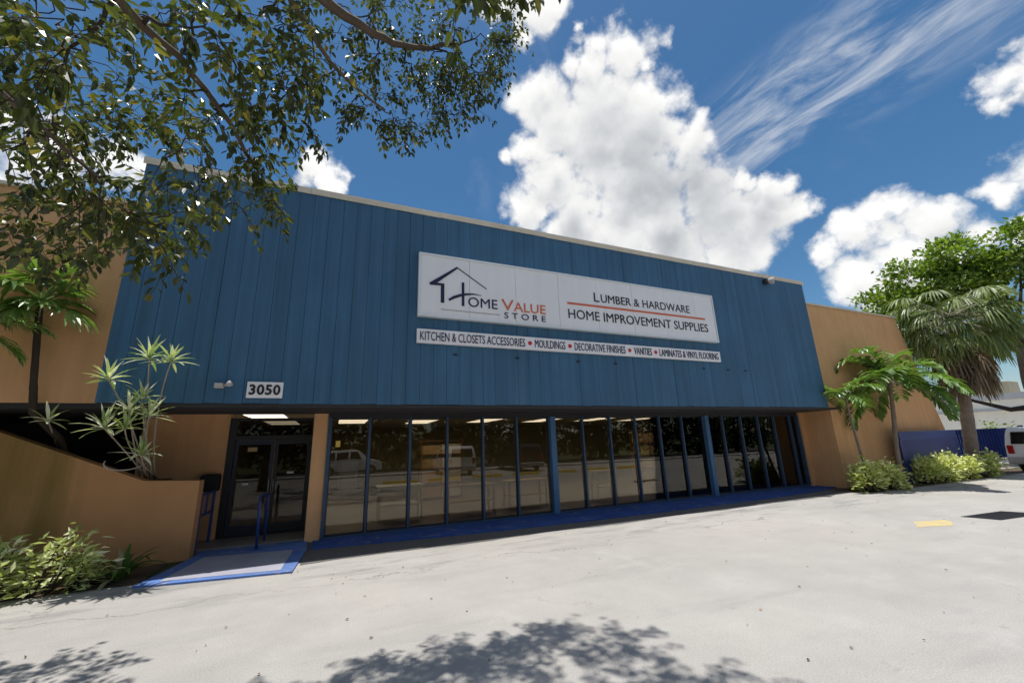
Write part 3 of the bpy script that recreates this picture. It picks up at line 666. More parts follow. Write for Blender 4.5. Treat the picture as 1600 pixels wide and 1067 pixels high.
# ---------------------------------------------------------------- inside the shop
def ceiling_light(x, y, label):
    t = thing('ceiling_light', (x, y, 3.0), label, 'ceiling light', 'lit panels in the shop ceiling')
    b = MB(); b.box(-.52+x, .52+x, y-1.22, y-1.20, 2.985, 3.018); b.box(-.52+x, .52+x, y+1.20, y+1.22, 2.985, 3.018); b.box(-.499+x, .499+x, y-.04, y+.04, 2.985, 3.018)
    b.box(-.52+x, -.50+x, y-1.199, y+1.199, 2.985, 3.018); b.box(.50+x, .52+x, y-1.199, y+1.199, 2.985, 3.018); b.build('frame', M['white_paint'], t)
    for s_ in (-1, 1): MB().box(x-.499, x+.499, y+s_*.62-.579, y+s_*.62+.579, 2.995, 3.018).build('diffuser', M['lamp'], t)
cl_spots = [(-1.9, 14.6), (-1.8, 17.4), (0.55, 13.9), (0.6, 17.0), (3.2, 14.6), (3.3, 17.6), (5.9, 14.0), (6.0, 17.2), (8.7, 14.4), (8.9, 17.4), (11.5, 14.0), (11.6, 17.0), (14.3, 14.2), (14.4, 17.2), (17.0, 13.9), (17.2, 17.0)]  # the last two panels are added to light the racks at the right end
words = ['first', 'second', 'third', 'fourth', 'fifth', 'sixth', 'seventh', 'eighth', 'ninth', 'tenth', 'eleventh']
for k, (x, y) in enumerate(cl_spots):
    row = 'front' if y < 15 else 'back'
    ceiling_light(x, y, 'glowing ceiling panel in the shop, %s from the doors in the %s row' % (words[k//2], row))

def shelf_unit(x, y, w, d, h, n, label, short, boxes):
    t = thing('display_shelf', (x, y, 0.06), label, 'shelf', 'display shelves in the shop')
    for ux_ in (x, x+w-0.04):
        for uy_ in (y, y+d-0.04): MB().box(ux_, ux_+0.04, uy_, uy_+0.04, 0.06, h).build('upright', M['wood'], t)
    b = MB()
    for k in range(n): z = 0.12 + k*(h-0.16)/(n-1) if n > 1 else 0.5; b.box(x+0.041, x+w-0.041, y+0.002, y+d-0.002, z, z+0.03)
    b.build('shelf', M['wood'], t)
    for k in range(n-1):
        z = 0.152 + k*(h-0.16)/(n-1); sp = (h-0.16)/(n-1)
        xx = x+0.06
        if k < boxes[1]:
            bw = (w-0.14)/2
            for q in range(2):
                c = boxes[0][(k*2+q) % len(boxes[0])]
                o = MB().box(xx+q*(bw+0.02), xx+q*(bw+0.02)+bw, y+0.04, y+d-0.06, z, z+sp*rnd.uniform(0.6, 0.82), 0.006).build('carton', M[c])
                nm = {'box_orange': 'orange', 'box_tan': 'brown', 'box_white': 'pale'}[c]
                tag(o, '%s carton, %s shelf up, %s side of the %s' % (nm, words[k], 'left' if q == 0 else 'right', short), 'carton', 'cartons on the shop shelves')
shelf_unit(16.55, 11.9, 1.35, 0.6, 2.3, 6, 'wooden rack near the right end windows, full of cartons', 'wooden rack by the end windows', (['box_white', 'box_orange', 'box_orange', 'box_tan', 'box_orange', 'box_white'], 5))
shelf_unit(18.1, 11.75, 1.25, 0.6, 2.2, 6, 'tall rack in the shop corner behind the last window, with pale cartons', 'corner rack', (['box_white', 'box_white', 'box_tan'], 5))
shelf_unit(12.7, 15.2, 1.8, 0.6, 2.4, 5, 'brown rack deep in the shop behind the right windows', 'deep right rack', (['box_tan', 'box_orange'], 4))
shelf_unit(3.0, 15.8, 1.6, 0.5, 2.2, 5, 'brown rack deep in the shop behind the left windows', 'deep left rack', (['box_tan', 'box_white'], 4))
def table(x, y, w, d, h, label, mat):
    t = thing('display_table', (x, y, 0.06), label, 'table', 'display tables in the shop')
    MB().box(x, x+w, y, y+d, h-0.04, h, 0.006).build('table_top', M[mat], t)
    for px in (x+0.04, x+w-0.09):
        for py in (y+0.04, y+d-0.09): MB().box(px, px+0.05, py, py+0.05, 0.06, h-0.041).build('leg', M[mat], t)
    MB().box(x+0.1, x+w-0.1, y+0.05, y+d-0.05, h*0.45, h*0.45+0.03).build('lower_shelf', M[mat], t)
table(1.15, 12.0, 1.25, 0.7, 0.95, 'white display table behind the second and third windows', 'box_white')
table(3.0, 11.9, 1.5, 0.6, 0.85, 'tan display table behind the fourth and fifth windows', 'box_tan')
table(5.0, 12.2, 1.4, 0.6, 0.85, 'tan display table behind the first blue post', 'box_tan')
table(8.1, 12.0, 0.9, 0.5, 1.0, 'white display table right of the first blue post', 'box_white')
pn = thing('paper_notice', (0.35, 10.83, 1.3), 'wrinkled paper notice taped inside the first window', 'poster')
b = MB(); nx, nz = 6, 8
vs = [(0.14 + 0.42*i/nx, 10.832 + 0.012*math.sin(i*1.9+j*1.3) + rnd.uniform(0, .006), 1.02 + 0.72*j/nz) for j in range(nz+1) for i in range(nx+1)]
b.add(vs, [(j*(nx+1)+i, j*(nx+1)+i+1, (j+1)*(nx+1)+i+1, (j+1)*(nx+1)+i) for j in range(nz) for i in range(nx)], True)
pp = b.build('paper', paint('creased_paper', (0.62, 0.56, 0.50), 0.8, 0.12, 8.0), pn)
md = pp.modifiers.new('thickness', 'SOLIDIFY'); md.thickness = 0.002
b = MB(); b.box(0.145, 0.545, 10.815, 10.822, 1.40, 1.46); b.build('tape', M['grey_seam'], pn)
def sticker(x, y, z, w, h, mat, label):
    o = MB().box(x, x+w, y-0.004, y, z, z+h).build('sticker', M[mat], origin=(x, y, z)); tag(o, label, 'sticker')
sticker(-1.95, 12.068, 1.98, 0.20, 0.10, 'box_tan', 'tan sticker high on the left glass door')
sticker(-1.05, 12.068, 1.42, 0.15, 0.05, 'box_white', 'pale sticker at eye height on the right glass door')
sticker(-1.98, 12.068, 1.20, 0.12, 0.05, 'box_white', 'pale sticker at handle height on the left glass door')
sticker(0.03, 10.806, 2.02, 0.10, 0.14, 'yellow', 'yellow sticker near the top left of the first window')

# ================================================================ VEGETATION builders
def rvec(s=1.0): return Vector((rnd.gauss(0, s), rnd.gauss(0, s), rnd.gauss(0, s)))
def add_leaf(b, p, d, nrm, L, W, fold=0.25):
    d = d.normalized(); s = d.cross(nrm)
    if s.length < 1e-3: s = d.cross(Vector((0.3, 0.8, 0.1)))
    s.normalize(); n2 = s.cross(d)
    a = p; t = p + d*L - n2*L*0.10
    l1 = p + d*L*0.30 + s*W*0.5 + n2*W*fold; l2 = p + d*L*0.68 + s*W*0.38 + n2*W*fold*0.5
    r1 = p + d*L*0.30 - s*W*0.5 + n2*W*fold; r2 = p + d*L*0.68 - s*W*0.38 + n2*W*fold*0.5
    b.add([a, r1, r2, t, l2, l1], [(0, 1, 2, 3), (0, 3, 4, 5)])
def add_leaf4(b, p, d, nrm, L, W):
    d = d.normalized(); s = d.cross(nrm)
    if s.length < 1e-3: s = d.cross(Vector((0.3, 0.8, 0.1)))
    s.normalize(); n2 = s.cross(d)
    b.add([p, p + d*L*0.45 - s*W*0.5 + n2*W*0.2, p + d*L, p + d*L*0.45 + s*W*0.5 + n2*W*0.2], [(0, 1, 2), (0, 2, 3)])
def strap(b, p, d, L, W, droop, n=5, taper=0.15):
    d = d.normalized(); pos = p.copy(); prev = None; s = d.cross(Vector((0, 0, 1)))
    if s.length < 1e-2: s = Vector((1, 0, 0)); 
    s.normalize(); vs = []
    for k in range(n+1):
        f = k/n; w = W*(0.55 + 0.9*f if f < 0.5 else 1.0 - (1-taper)*((f-0.5)/0.5)**1.6)*0.5
        up = s.cross(d).normalized()
        vs += [pos - s*w + up*w*0.35, pos.copy(), pos + s*w + up*w*0.35]
        pos = pos + d*(L/n); d = (d + Vector((0, 0, -droop/n))).normalized()
    fs = []
    for k in range(n):
        q = k*3; fs += [(q, q+1, q+4, q+3), (q+1, q+2, q+5, q+4)]
    b.add(vs, fs)
def curve_pts(a, c, sag, n=6, jit=0.0):
    a, c = Vector(a), Vector(c); out = []
    for k in range(n+1):
        f = k/n; p = a.lerp(c, f) + Vector((0, 0, sag*4*f*(1-f)))
        if 0 < k < n: p += rvec(jit)
        out.append(p)
    return out

# ---------------------------------------------------------------- overhanging shade tree beside the camera
CLUSTERS= [(0.91,4.8,7.42,1.0),(-0.34,4.55,7.54,1.0),(1.87,4.61,8.05,1.0),(-0.01,4.84,7.03,1.0),(1.03,4.32,7.98,1.0),(0.41,4.28,7.65,1.0),(2.09,4.75,9.15,1.0),(1.38,4.14,6.77,1.0),(0.01,4.31,6.99,1.0),(0.42,4.72,7.23,1.0),(1.18,4.17,7.4,1.0),(-0.4,4.45,6.85,1.0),(0.1,4.9,8.21,1.0),(0.62,4.5,7.42,1.0),(1.55,4.66,8.69,1.0),(0.3,4.37,7.31,1.0),(0.65,4.45,6.65,1.0),(-0.7,4.9,7.76,1.0),(1.06,4.12,6.78,1.0),(0.94,4.52,7.79,1.0),(1.05,4.85,6.6,1.0),(0.14,4.27,6.57,1.0),(0.03,4.61,6.14,1.0),(0.7,4.24,6.67,1.0),(1.46,4.77,7.23,1.0),(0.49,4.62,6.06,1.0),(0.36,4.37,6.26,1.0),(1.33,4.49,6.33,1.0),(0.99,4.37,6.65,1.0),(0.24,4.7,6.01,1.0),(-0.16,4.34,5.76,1.0),(-0.61,3.83,5.23,1.0),(-0.4,4.11,5.94,1.0),(-0.4,3.85,4.96,1.0),(-0.06,4.56,6.46,1.0),(-0.41,4.4,5.91,1.0),(-0.61,4.16,5.77,1.0),(-0.98,3.59,5.91,1.0),(-1.6,3.77,5.84,1.0),(-0.36,3.03,5.05,1.0),(-0.37,2.64,5.06,1.0),(-0.89,2.61,4.59,1.0),(-0.86,3.44,5.22,1.0),(-0.7,3.35,5.4,1.0),(-0.65,2.98,5.37,1.0),(-1.1,2.91,5.1,1.0),(-0.51,3.3,5.54,1.0),(-0.98,3.2,5.0,1.0),(-1.06,3.3,5.58,1.0),(-0.76,2.84,4.49,1.0),(-0.45,3.29,5.13,1.0),(-0.65,3.39,4.85,1.0),(-0.6,3.09,4.86,1.0),(-0.86,3.57,5.36,1.0),(-1.13,3.39,4.36,0.8),(-0.62,3.49,4.74,0.8),(-0.95,3.52,4.82,0.8),(-0.96,4.01,4.75,0.8),(-1.25,3.39,4.69,0.8),(-0.96,4.12,5.13,0.8),(-0.74,3.33,4.79,0.8),(-1.0,3.53,4.57,0.8),(-0.76,3.87,4.76,0.8),(-1.58,4.18,5.03,0.8),(-0.88,3.88,4.56,0.7),(-1.39,4.32,4.74,0.7),(-1.02,3.86,4.37,0.7),(-0.83,4.18,4.66,0.7),(-1.06,4.15,4.24,0.7),(-0.59,4.17,4.19,0.7),(-0.81,4.11,4.43,0.7),(-0.92,4.35,4.21,0.7),(-0.75,4.41,4.45,0.7),(-2.7,3.91,5.6,1.0),(-1.67,3.66,5.63,1.0),(-1.79,2.96,4.02,1.0),(-1.51,2.64,4.34,1.0),(-2.12,3.17,4.47,1.0),(-1.94,3.09,4.92,1.0),(-1.61,2.65,4.09,1.0),(-2.06,3.84,5.7,1.0),(-2.75,4.32,5.17,1.0),(-1.91,2.93,3.97,1.0),(-2.07,3.08,4.59,1.0),(-2.16,3.47,4.95,1.0),(-1.59,3.21,5.12,1.0),(-1.72,2.6,4.41,1.0),(-1.85,3.64,4.5,0.5),(-1.86,3.96,5.48,0.5),(-2.98,5.22,6.19,0.5),(-2.21,5.11,5.87,0.5),(-2.76,4.82,5.35,0.5),(-2.27,3.6,4.04,0.7),(-1.63,3.42,3.71,0.7),(-3.28,5.94,5.7,0.7),(-2.61,4.74,4.41,0.7),(-2.41,3.84,4.44,0.7),(-2.51,4.3,4.38,0.7),(-2.91,5.82,5.47,0.7),(-2.27,4.1,4.33,0.7),(-1.87,3.89,3.96,1.0),(-1.61,4.94,4.16,1.0),(-1.95,4.57,3.82,1.0),(-1.77,4.51,4.48,1.0),(-1.42,4.36,4.36,1.0),(-2.08,4.44,3.96,1.0),(-1.86,4.94,4.32,1.0),(-1.5,3.53,3.69,1.0),(-1.37,3.93,3.54,1.0),(-2.11,4.69,4.55,1.0),(-1.56,3.99,3.66,1.0),(-1.26,3.58,3.77,1.0),(-1.96,4.69,4.07,1.0),(-2.07,4.15,4.24,1.0),(-2.09,4.96,4.61,1.0),(-2.59,4.62,4.29,1.0),(-2.17,4.6,3.7,1.0),(-2.53,5.26,4.59,1.0),(-2.51,4.52,3.75,1.0),(-3.45,5.67,4.65,1.0),(-2.85,5.78,4.5,1.0),(-2.92,5.68,4.02,1.0),(-2.52,4.37,3.98,1.0),(-1.94,3.65,3.53,1.0),(-3.02,5.85,4.9,1.0),(-3.16,6.17,4.45,1.0),(-2.71,4.59,3.85,1.0),(-1.41,3.6,4.17,0.6),(-1.27,3.99,4.48,0.6),(-1.39,4.01,4.33,0.6)]
tree = thing('shade_tree', (-3.3, -1.4, 0), 'large shade tree whose leafy branches hang over the top left of the blue front', 'tree')
limbs = {
 'a': [(-3.3,-1.4,0),(-3.25,-1.3,1.2),(-3.1,-1.1,2.4),(-2.9,-0.8,3.3)],
 'b': [(-2.9,-0.8,3.3),(-2.3,0.5,4.6),(-1.6,1.7,5.4),(-0.9,2.8,5.9),(-0.2,3.7,6.4),(0.6,4.3,7.0),(1.3,4.5,7.6)],
 'c': [(-2.3,0.5,4.6),(-1.9,1.6,4.7),(-1.5,2.6,4.75),(-1.15,3.4,4.8),(-0.85,4.1,4.6)],
 'd': [(-2.9,-0.8,3.3),(-3.0,1.0,4.3),(-2.9,2.6,4.9),(-2.7,4.0,4.9),(-2.7,5.3,4.75)],
 'e': [(-2.9,2.6,4.9),(-2.5,3.4,4.6),(-2.0,4.1,4.25)],
 'f': [(-1.6,1.7,5.4),(-0.6,2.2,6.3),(0.6,2.7,7.1),(1.9,3.0,7.7),(2.8,3.2,8.0)],
 'g': [(-0.9,2.8,5.9),(-0.3,3.8,5.85),(0.3,4.4,6.0)],
 'h': [(-2.3,0.5,4.6),(-1.0,0.6,6.0),(0.4,1.2,7.2),(1.6,1.6,7.8)],
}
rad = {'a': (.24, .17), 'b': (.12, .022), 'c': (.055, .014), 'd': (.10, .02), 'e': (.035, .012), 'f': (.06, .015), 'g': (.035, .012), 'h': (.07, .02)}
bt = MB(); bw_ = MB(); nodes = []
for k, pl in limbs.items():
    pts = [Vector(p) for p in pl]; fine = []
    for i in range(len(pts)-1):
        p0 = pts[max(i-1, 0)]; p1 = pts[i]; p2 = pts[i+1]; p3 = pts[min(i+2, len(pts)-1)]
        for q in range(6):
            t = q/6; fine.append(0.5*((2*p1) + (p2-p0)*t + (2*p0-5*p1+4*p2-p3)*t*t + (3*p1-p0-3*p2+p3)*t**3) + (rvec(0.012) if q else Vector()))
    fine.append(pts[-1])
    r0, r1 = rad[k]; nn = len(fine)
    rr = [r0 + (r1-r0)*(i/(nn-1))**0.8 for i in range(nn)]
    (bt if k == 'a' else bw_).tube(fine, rr, 12 if k == 'a' else 8)
    if k != 'a': nodes += [(p, r) for p, r in zip(fine, rr)]
bt.build('trunk', M['bark'], tree); bw_.build('limb', M['bark'], tree)
lv = MB(); tw = MB()
def foliage_cluster(c, dn, L0=0.10, size=0.42, n_t=6):
    c = Vector(c)
    # a branchlet grows from the nearest wood to the cluster, then splits
    best = min(nodes, key=lambda q: (q[0]-c).length + (0.6 if q[0].z < c.z - 1.0 else 0))
    pts = curve_pts(best[0], c, rnd.uniform(0.02, 0.14)*(best[0]-c).length, 7, 0.025)
    r0 = min(best[1]*0.6, 0.016); tw.tube(pts, [r0 + (0.004-r0)*i/7 for i in range(8)], 5)
    for p in pts[3:]: nodes.append((p, 0.009))
    main = (c - best[0]).normalized() if (c-best[0]).length > 0.05 else Vector((0, 1, 0))
    for k in range(max(2, int(n_t*dn + 0.5))):
        d = (main*0.6 + rvec(0.62) + Vector((0, 0, -0.22))).normalized()
        ln = size*rnd.uniform(0.6, 1.15); st_ = pts[rnd.randint(4, 7)]
        tp = [st_]; dd_ = d.copy()
        for q in range(5):
            dd_ = (dd_ + Vector((0, 0, -0.13)) + rvec(0.10)).normalized(); tp.append(tp[-1] + dd_*ln/5)
        tw.tube(tp, [0.0035 - 0.0004*i for i in range(6)], 3, False)
        for q in range(1, 6):
            for side in (-1, 1):
                if rnd.random() < 0.12: continue
                ax = (tp[q]-tp[q-1]).normalized(); sd_ = ax.cross(Vector((0, 0, 1)) + rvec(0.3)).normalized()*side
                ld = (sd_*0.8 + ax*0.55 + Vector((0, 0, -0.45)) + rvec(0.25)).normalized()
                L = L0*rnd.uniform(0.65, 1.2)
                add_leaf(lv, tp[q] + sd_*0.012, ld, Vector((0, 0, 1)) + rvec(0.35), L, L*rnd.uniform(0.42, 0.55), rnd.uniform(0.1, 0.3))
        ax = (tp[-1]-tp[-2]).normalized(); L = L0*rnd.uniform(0.7, 1.1)
        add_leaf(lv, tp[-1], (ax + Vector((0, 0, -0.3))).normalized(), Vector((0, 0, 1)) + rvec(0.4), L, L*0.5)
for (x, y, z, dn) in CLUSTERS: foliage_cluster((x, y, z), dn*(1.4 if x > 0 else 0.82 if dn > 0.75 else 0.65), 0.095 if x < -1.2 else (0.075 if x > 0.2 else 0.088), 0.36)
for (x, y, z) in ((1.9,4.4,7.6),(1.7,4.4,7.2),(2.05,4.5,7.95),(1.5,4.4,6.9),(1.35,4.5,6.55),(1.0,4.5,6.3),(1.8,4.7,7.6),(2.2,4.6,8.3),(1.1,4.4,6.9),(0.7,4.5,5.95)): foliage_cluster((x, y, z), 1.5, 0.085)
# the crown above and behind the picture, which shades the ground in front of the camera
for k in range(60):
    x, y = rnd.uniform(-3.8, 3.0), rnd.uniform(-2.6, 3.4)
    z = 2.1 + 1.5*math.hypot(x, y)*(1.0 if x > -1.5 else 0.85) + rnd.random()*0.5
    if z < 5.2 or z > 8.6: z = rnd.uniform(5.4, 8.0) if y < 1.0 else z
    if z > 9.2 or (x < -1.2 and y > 1.2): continue
    foliage_cluster((x, y, z), 1.5, 0.12, 0.55, 7)
for (x, y, z) in ((0.3,3.4,7.4),(0.9,3.6,7.8),(1.5,3.9,8.3),(2.0,4.0,8.7),(2.5,3.9,9.0),(2.3,3.4,8.4),(1.7,3.3,7.7),(2.9,3.2,8.7),(2.8,2.7,8.0),(1.1,3.1,7.2),(0.5,2.9,6.7),(1.3,4.3,8.9),(-0.2,4.4,8.3),(2.6,4.3,9.4)):
    foliage_cluster((x, y, z), 1.6, 0.11, 0.5, 7)
for (x, y, z) in ((-2.6,5.3,5.9),(-3.0,5.7,5.9),(-2.3,5.6,5.9),(-3.3,6.1,5.8),(-2.8,5.9,6.1),(-2.1,5.2,6.1),(-3.4,5.5,5.6),(-2.9,5.0,5.9),(-3.5,6.5,6.3),(-3.1,6.4,6.3),(-2.6,6.2,6.4),(-3.9,6.3,6.2),(-2.2,5.9,6.3)):
    foliage_cluster((x, y, z), 1.2, 0.11, 0.5, 7)
tw.build('twigs', M['twig'], tree); lv.build('crown', M['leaf_tree'], tree)

# ---------------------------------------------------------------- palms
def pinnate_frond(bl, bs, base, az, elev, L, droop, nl=34, lw_=0.045, ll=0.5):
    d = Vector((math.cos(az)*math.cos(elev), math.sin(az)*math.cos(elev), math.sin(elev)))
    pts = [Vector(base)]; n = 12
    for k in range(n):
        pts.append(pts[-1] + d*L/n); d = (d + Vector((0, 0, -droop/n*(0.5 + 1.2*k/n)))).normalized()
    bs.tube(pts, [0.022 - 0.0016*k for k in range(n+1)], 5)
    for k in range(nl):
        f = 0.14 + 0.86*k/(nl-1); q = f*n; i = min(int(q), n-1); p = pts[i].lerp(pts[i+1], q-i)
        ax = (pts[i+1]-pts[i]).normalized(); s = ax.cross(Vector((0, 0, 1))); s = s.normalized() if s.length > 0.05 else Vector((1, 0, 0)); up = s.cross(ax)
        l = ll*(0.45 + 0.75*math.sin(math.pi*min(1, f*0.9 + 0.08)))*rnd.uniform(0.85, 1.1)
        for sg_ in (-1, 1):
            ld = s*sg_*0.85 + ax*(0.35 + 0.5*f) + up*rnd.uniform(0.05, 0.55)
            strap(bl, p, ld, l, lw_*rnd.uniform(0.8, 1.2), 0.8 + rnd.random()*0.7, 3, 0.2)
def fan_leaf(bl, bs, base, az, elev, pet, rad_, droop=0.5, nseg=22):
    d = Vector((math.cos(az)*math.cos(elev), math.sin(az)*math.cos(elev), math.sin(elev)))
    pts = [Vector(base)]
    for k in range(5):
        pts.append(pts[-1] + d*pet/5); d = (d + Vector((0, 0, -0.06-0.05*droop))).normalized()
    bs.tube(pts, 0.02, 4)
    s = d.cross(Vector((0, 0, 1))); s = s.normalized() if s.length > 0.05 else Vector((1, 0, 0))
    for k in range(nseg):
        a = -2.0 + 4.0*k/(nseg-1) + rnd.uniform(-0.05, 0.05)
        ld = d*math.cos(a) + s*math.sin(a) + Vector((0, 0, rnd.uniform(-0.05, 0.12)))
        strap(bl, pts[-1], ld, rad_*(1.0 - 0.12*abs(a))*rnd.uniform(0.85, 1.1), 0.075, droop*rnd.uniform(1.0, 1.9), 4, 0.12)

def trunk_mb(pts, r0, r1, n=10, sub=6, ring=0.0):
    b = MB(); P = [Vector(p) for p in pts]; fine = []
    for i in range(len(P)-1):
        for q in range(sub): fine.append(P[i].lerp(P[i+1], q/sub))
    fine.append(P[-1]); m_ = len(fine)
    return b.tube(fine, [(r0 + (r1-r0)*i/(m_-1))*(1 + (ring if i % 2 else -ring)) for i in range(m_)], n)

pa = thing('feather_palm', (18.95, 8.75, 0), 'short feathery palm with glossy drooping fronds before the orange wing wall', 'palm')
trunk_mb([(18.95, 8.75, 0), (19.05, 8.7, 1.4), (19.35, 8.65, 2.7), (19.5, 8.6, 3.78)], 0.085, 0.06, 10, 6, 0.03).build('trunk', M['palm_bark'], pa)
trunk_mb([(17.75, 9.1, 0), (17.45, 9.05, 1.1), (17.15, 8.95, 2.3), (17.0, 8.9, 3.2)], 0.05, 0.035, 8, 6, 0.03).build('trunk', M['palm_bark'], pa)
bl, bs = MB(), MB()
for k in range(19):
    pinnate_frond(bl, bs, (19.5, 8.6, 3.75), k*2.399 + 0.3, rnd.uniform(-0.25, 1.3), rnd.uniform(1.7, 2.5), rnd.uniform(1.5, 2.8), 24, 0.13, 0.60)
for k in range(8):
    pinnate_frond(bl, bs, (17.0, 8.9, 3.18), k*2.399, rnd.uniform(0.1, 1.1), rnd.uniform(1.0, 1.4), rnd.uniform(1.4, 2.2), 18, 0.10, 0.45)
bs.build('frond_stems', M['pale_stem'], pa); bl.build('fronds', M['leaf_palm'], pa)

fp = thing('fan_palm', (26.4, 9.2, 0), 'tall fan palm with a skirt of dry hanging leaves by the right planting bed', 'palm')
trunk_mb([(26.1, 9.35, 0), (26.05, 9.1, 2.0), (26.0, 8.8, 4.5), (26.0, 8.6, 6.6)], 0.24, 0.19, 14, 8, 0.035).build('trunk', M['palm_bark'], fp)
bl, bs, bd = MB(), MB(), MB()
for k in range(54):
    el = 0.85 - 1.5*(k/53)
    fan_leaf(bl, bs, (26.0 + rnd.uniform(-.1, .1), 8.6 + rnd.uniform(-.1, .1), 6.75 + 0.3*(1-k/53)), k*2.399, el, rnd.uniform(1.3, 1.9), rnd.uniform(1.15, 1.5), 1.5, 30)
for k in range(60):
    fan_leaf(bd, bs, (26.0, 8.65, 6.4 - rnd.random()*1.2), k*2.399 + 0.7, rnd.uniform(-1.25, -0.45), rnd.uniform(0.9, 1.5), rnd.uniform(0.9, 1.3), 2.4, 16)
bs.build('leaf_stalks', M['pale_stem'], fp); bl.build('fronds', M['leaf_fan'], fp); bd.build('dry_skirt', M['leaf_dead'], fp)

lp = thing('fan_palm', (-4.35, 9.15, 0), 'shaded palm with dark fan leaves before the left orange wall', 'palm')
trunk_mb([(-4.7, 11.3, 1.45), (-4.65, 10.3, 2.32), (-4.65, 9.4, 2.72), (-4.66, 9.25, 3.2), (-4.85, 9.3, 4.5)], 0.06, 0.045, 8, 6, 0.03).build('trunk', M['twig'], lp)
bl, bs = MB(), MB()
for k in range(16):
    fan_leaf(bl, bs, (-4.88, 9.34, 4.55 + 0.1*rnd.random()), k*2.399, 1.25 - 1.6*k/15, rnd.uniform(0.28, 0.5), rnd.uniform(0.5, 0.7), 0.7, 18)
bs.build('leaf_stalks', M['leaf_palm'], lp); bl.build('fronds', M['leaf_palm'], lp)
lp2 = thing('feather_palm', (-5.4, 8.6, 0), 'bright green feathery palm frond cluster at the left edge', 'palm')
trunk_mb([(-6.0, 8.9, 0.0), (-5.8, 8.8, 2.0), (-5.5, 8.8, 3.95)], 0.08, 0.06, 8, 6, 0.03).build('trunk', M['palm_bark'], lp2)
bl, bs = MB(), MB()
for k, (az, el, L) in enumerate(((0.15, 0.35, 0.95), (0.9, 0.5, 0.9), (2.9, 0.4, 1.2), (2.4, 0.5, 1.2), (1.8, 0.9, 1.0), (0.4, -0.3, 0.8))):
    pinnate_frond(bl, bs, (-5.4, 8.8, 4.0), az, el, L, 1.0, 22, 0.035, 0.36)
bs.build('frond_stems', M['leaf_palm'], lp2); bl.build('fronds', M['leaf_palm'], lp2)

# ---------------------------------------------------------------- dracaena over the low wall
dr = thing('dracaena', (-3.7, 10.7, 1.15), 'spiky dracaena with pale leaf rosettes on bare stems above the low wall', 'plant')
heads = [(-3.47,8.62,3.19,1.0),(-2.99,8.6,3.57,1.0),(-2.69,8.62,3.54,1.0),(-3.16,8.7,2.70,0.9),(-2.91,8.8,2.62,0.9),(-3.45,8.75,2.42,1.0),(-3.22,8.85,2.42,0.8),(-2.98,8.95,1.98,0.95),(-3.02,8.7,2.9,0.7),(-4.25,9.0,2.55,0.6)]
bs, bl = MB(), MB()
for (x, y, z, s) in heads:
    base = Vector((-3.5 + rnd.uniform(-.22, .22) if x > -4 else -4.9, 11.0 + rnd.uniform(-.2, .2), 1.5 if x > -4 else 1.95)); top_ = Vector((x, y, z))
    mid = Vector((x*0.55 + base.x*0.45 + rnd.uniform(-.3, .3), 9.5, max(1.80 + (z-2)*0.45, 1.74) if x > -4 else 2.72))
    pts = []
    for k in range(11):
        f = k/10; pts.append(base*(1-f)**2 + mid*2*f*(1-f) + top_*f*f)
    bs.tube(pts, [0.016 - 0.0006*k for k in range(11)], 6)
    ax = (pts[-1]-pts[-2]).normalized()
    nlf = int(21*s)
    for k in range(nlf):
        az = k*2.399; el = 1.35 - 1.75*(k/nlf)
        d = Vector((math.cos(az)*math.cos(el), math.sin(az)*math.cos(el), math.sin(el))) + ax*0.15
        strap(bl, top_ - ax*0.04*(k/nlf), d, rnd.uniform(0.28, 0.46)*(0.75+0.25*s), 0.05, rnd.uniform(0.2, 0.8), 4, 0.1)
hp = [(-3.18 + 0.2*math.cos(a), 9.3 - 0.5*abs(math.sin(a/2)), 1.86 + 0.12*math.sin(a)) for a in [2.8 + k*0.35 for k in range(13)]]
bs.tube(hp, 0.011, 5)
bs.build('stems', M['pale_stem'], dr); bl.build('leaves', M['leaf_dracaena'], dr)

# ---------------------------------------------------------------- shrubs
def shrub(name, c, rx, ry, h, n, L, W, mat, label, cat='shrub', group=None, lean=0.0):
    t = thing(name, (c[0], c[1], 0), label, cat, group)
    bl, bs = MB(), MB(); tips = []
    for k in range(16):
        a = rnd.uniform(0, 6.28); q = math.sqrt(rnd.random()); z = h*rnd.uniform(0.45, 0.95)*(1.05 - 0.4*q*q)
        tip = Vector((c[0] + rx*q*math.cos(a) + lean*z, c[1] + ry*q*math.sin(a), z))
        bs.tube(curve_pts((c[0] + 0.25*rx*math.cos(a), c[1] + 0.2*ry*math.sin(a), 0), tip, 0.04, 4, 0.01), [0.012, 0.011, 0.009, 0.007, 0.004], 4)
        tips.append(tip)
    for k in range(n):
        tip = rnd.choice(tips); f = rnd.random()
        p = tip + Vector((rnd.gauss(0, rx*0.22), rnd.gauss(0, ry*0.22), rnd.gauss(0, h*0.14) - f*h*0.28))
        if p.z < 0.03: p.z = rnd.uniform(0.03, 0.2)
        d = (p - Vector((c[0], c[1], h*0.25))).normalized()*0.7 + rvec(0.5) + Vector((0, 0, 0.1)); d.z *= 0.45
        l = L*rnd.uniform(0.7, 1.2)
        add_leaf4(bl, p, d, Vector((0, 0, 1)) + rvec(0.45), l, l*W)
    bs.build('stems', M['twig'], t); bl.build('foliage', M[mat], t); return t
shrub('croton_shrub', (16.6, 8.6), 0.5, 0.40, 0.98, 1000, 0.16, 0.55, 'leaf_croton', 'rounded yellow-green shrub at the corner of the orange wing wall', group='yellow-green shrubs by the orange wall')
shrub('croton_shrub', (17.6, 8.58), 0.55, 0.40, 0.98, 1100, 0.16, 0.55, 'leaf_croton', 'rounded yellow-green shrub just left of the short palm trunk', group='yellow-green shrubs by the orange wall')
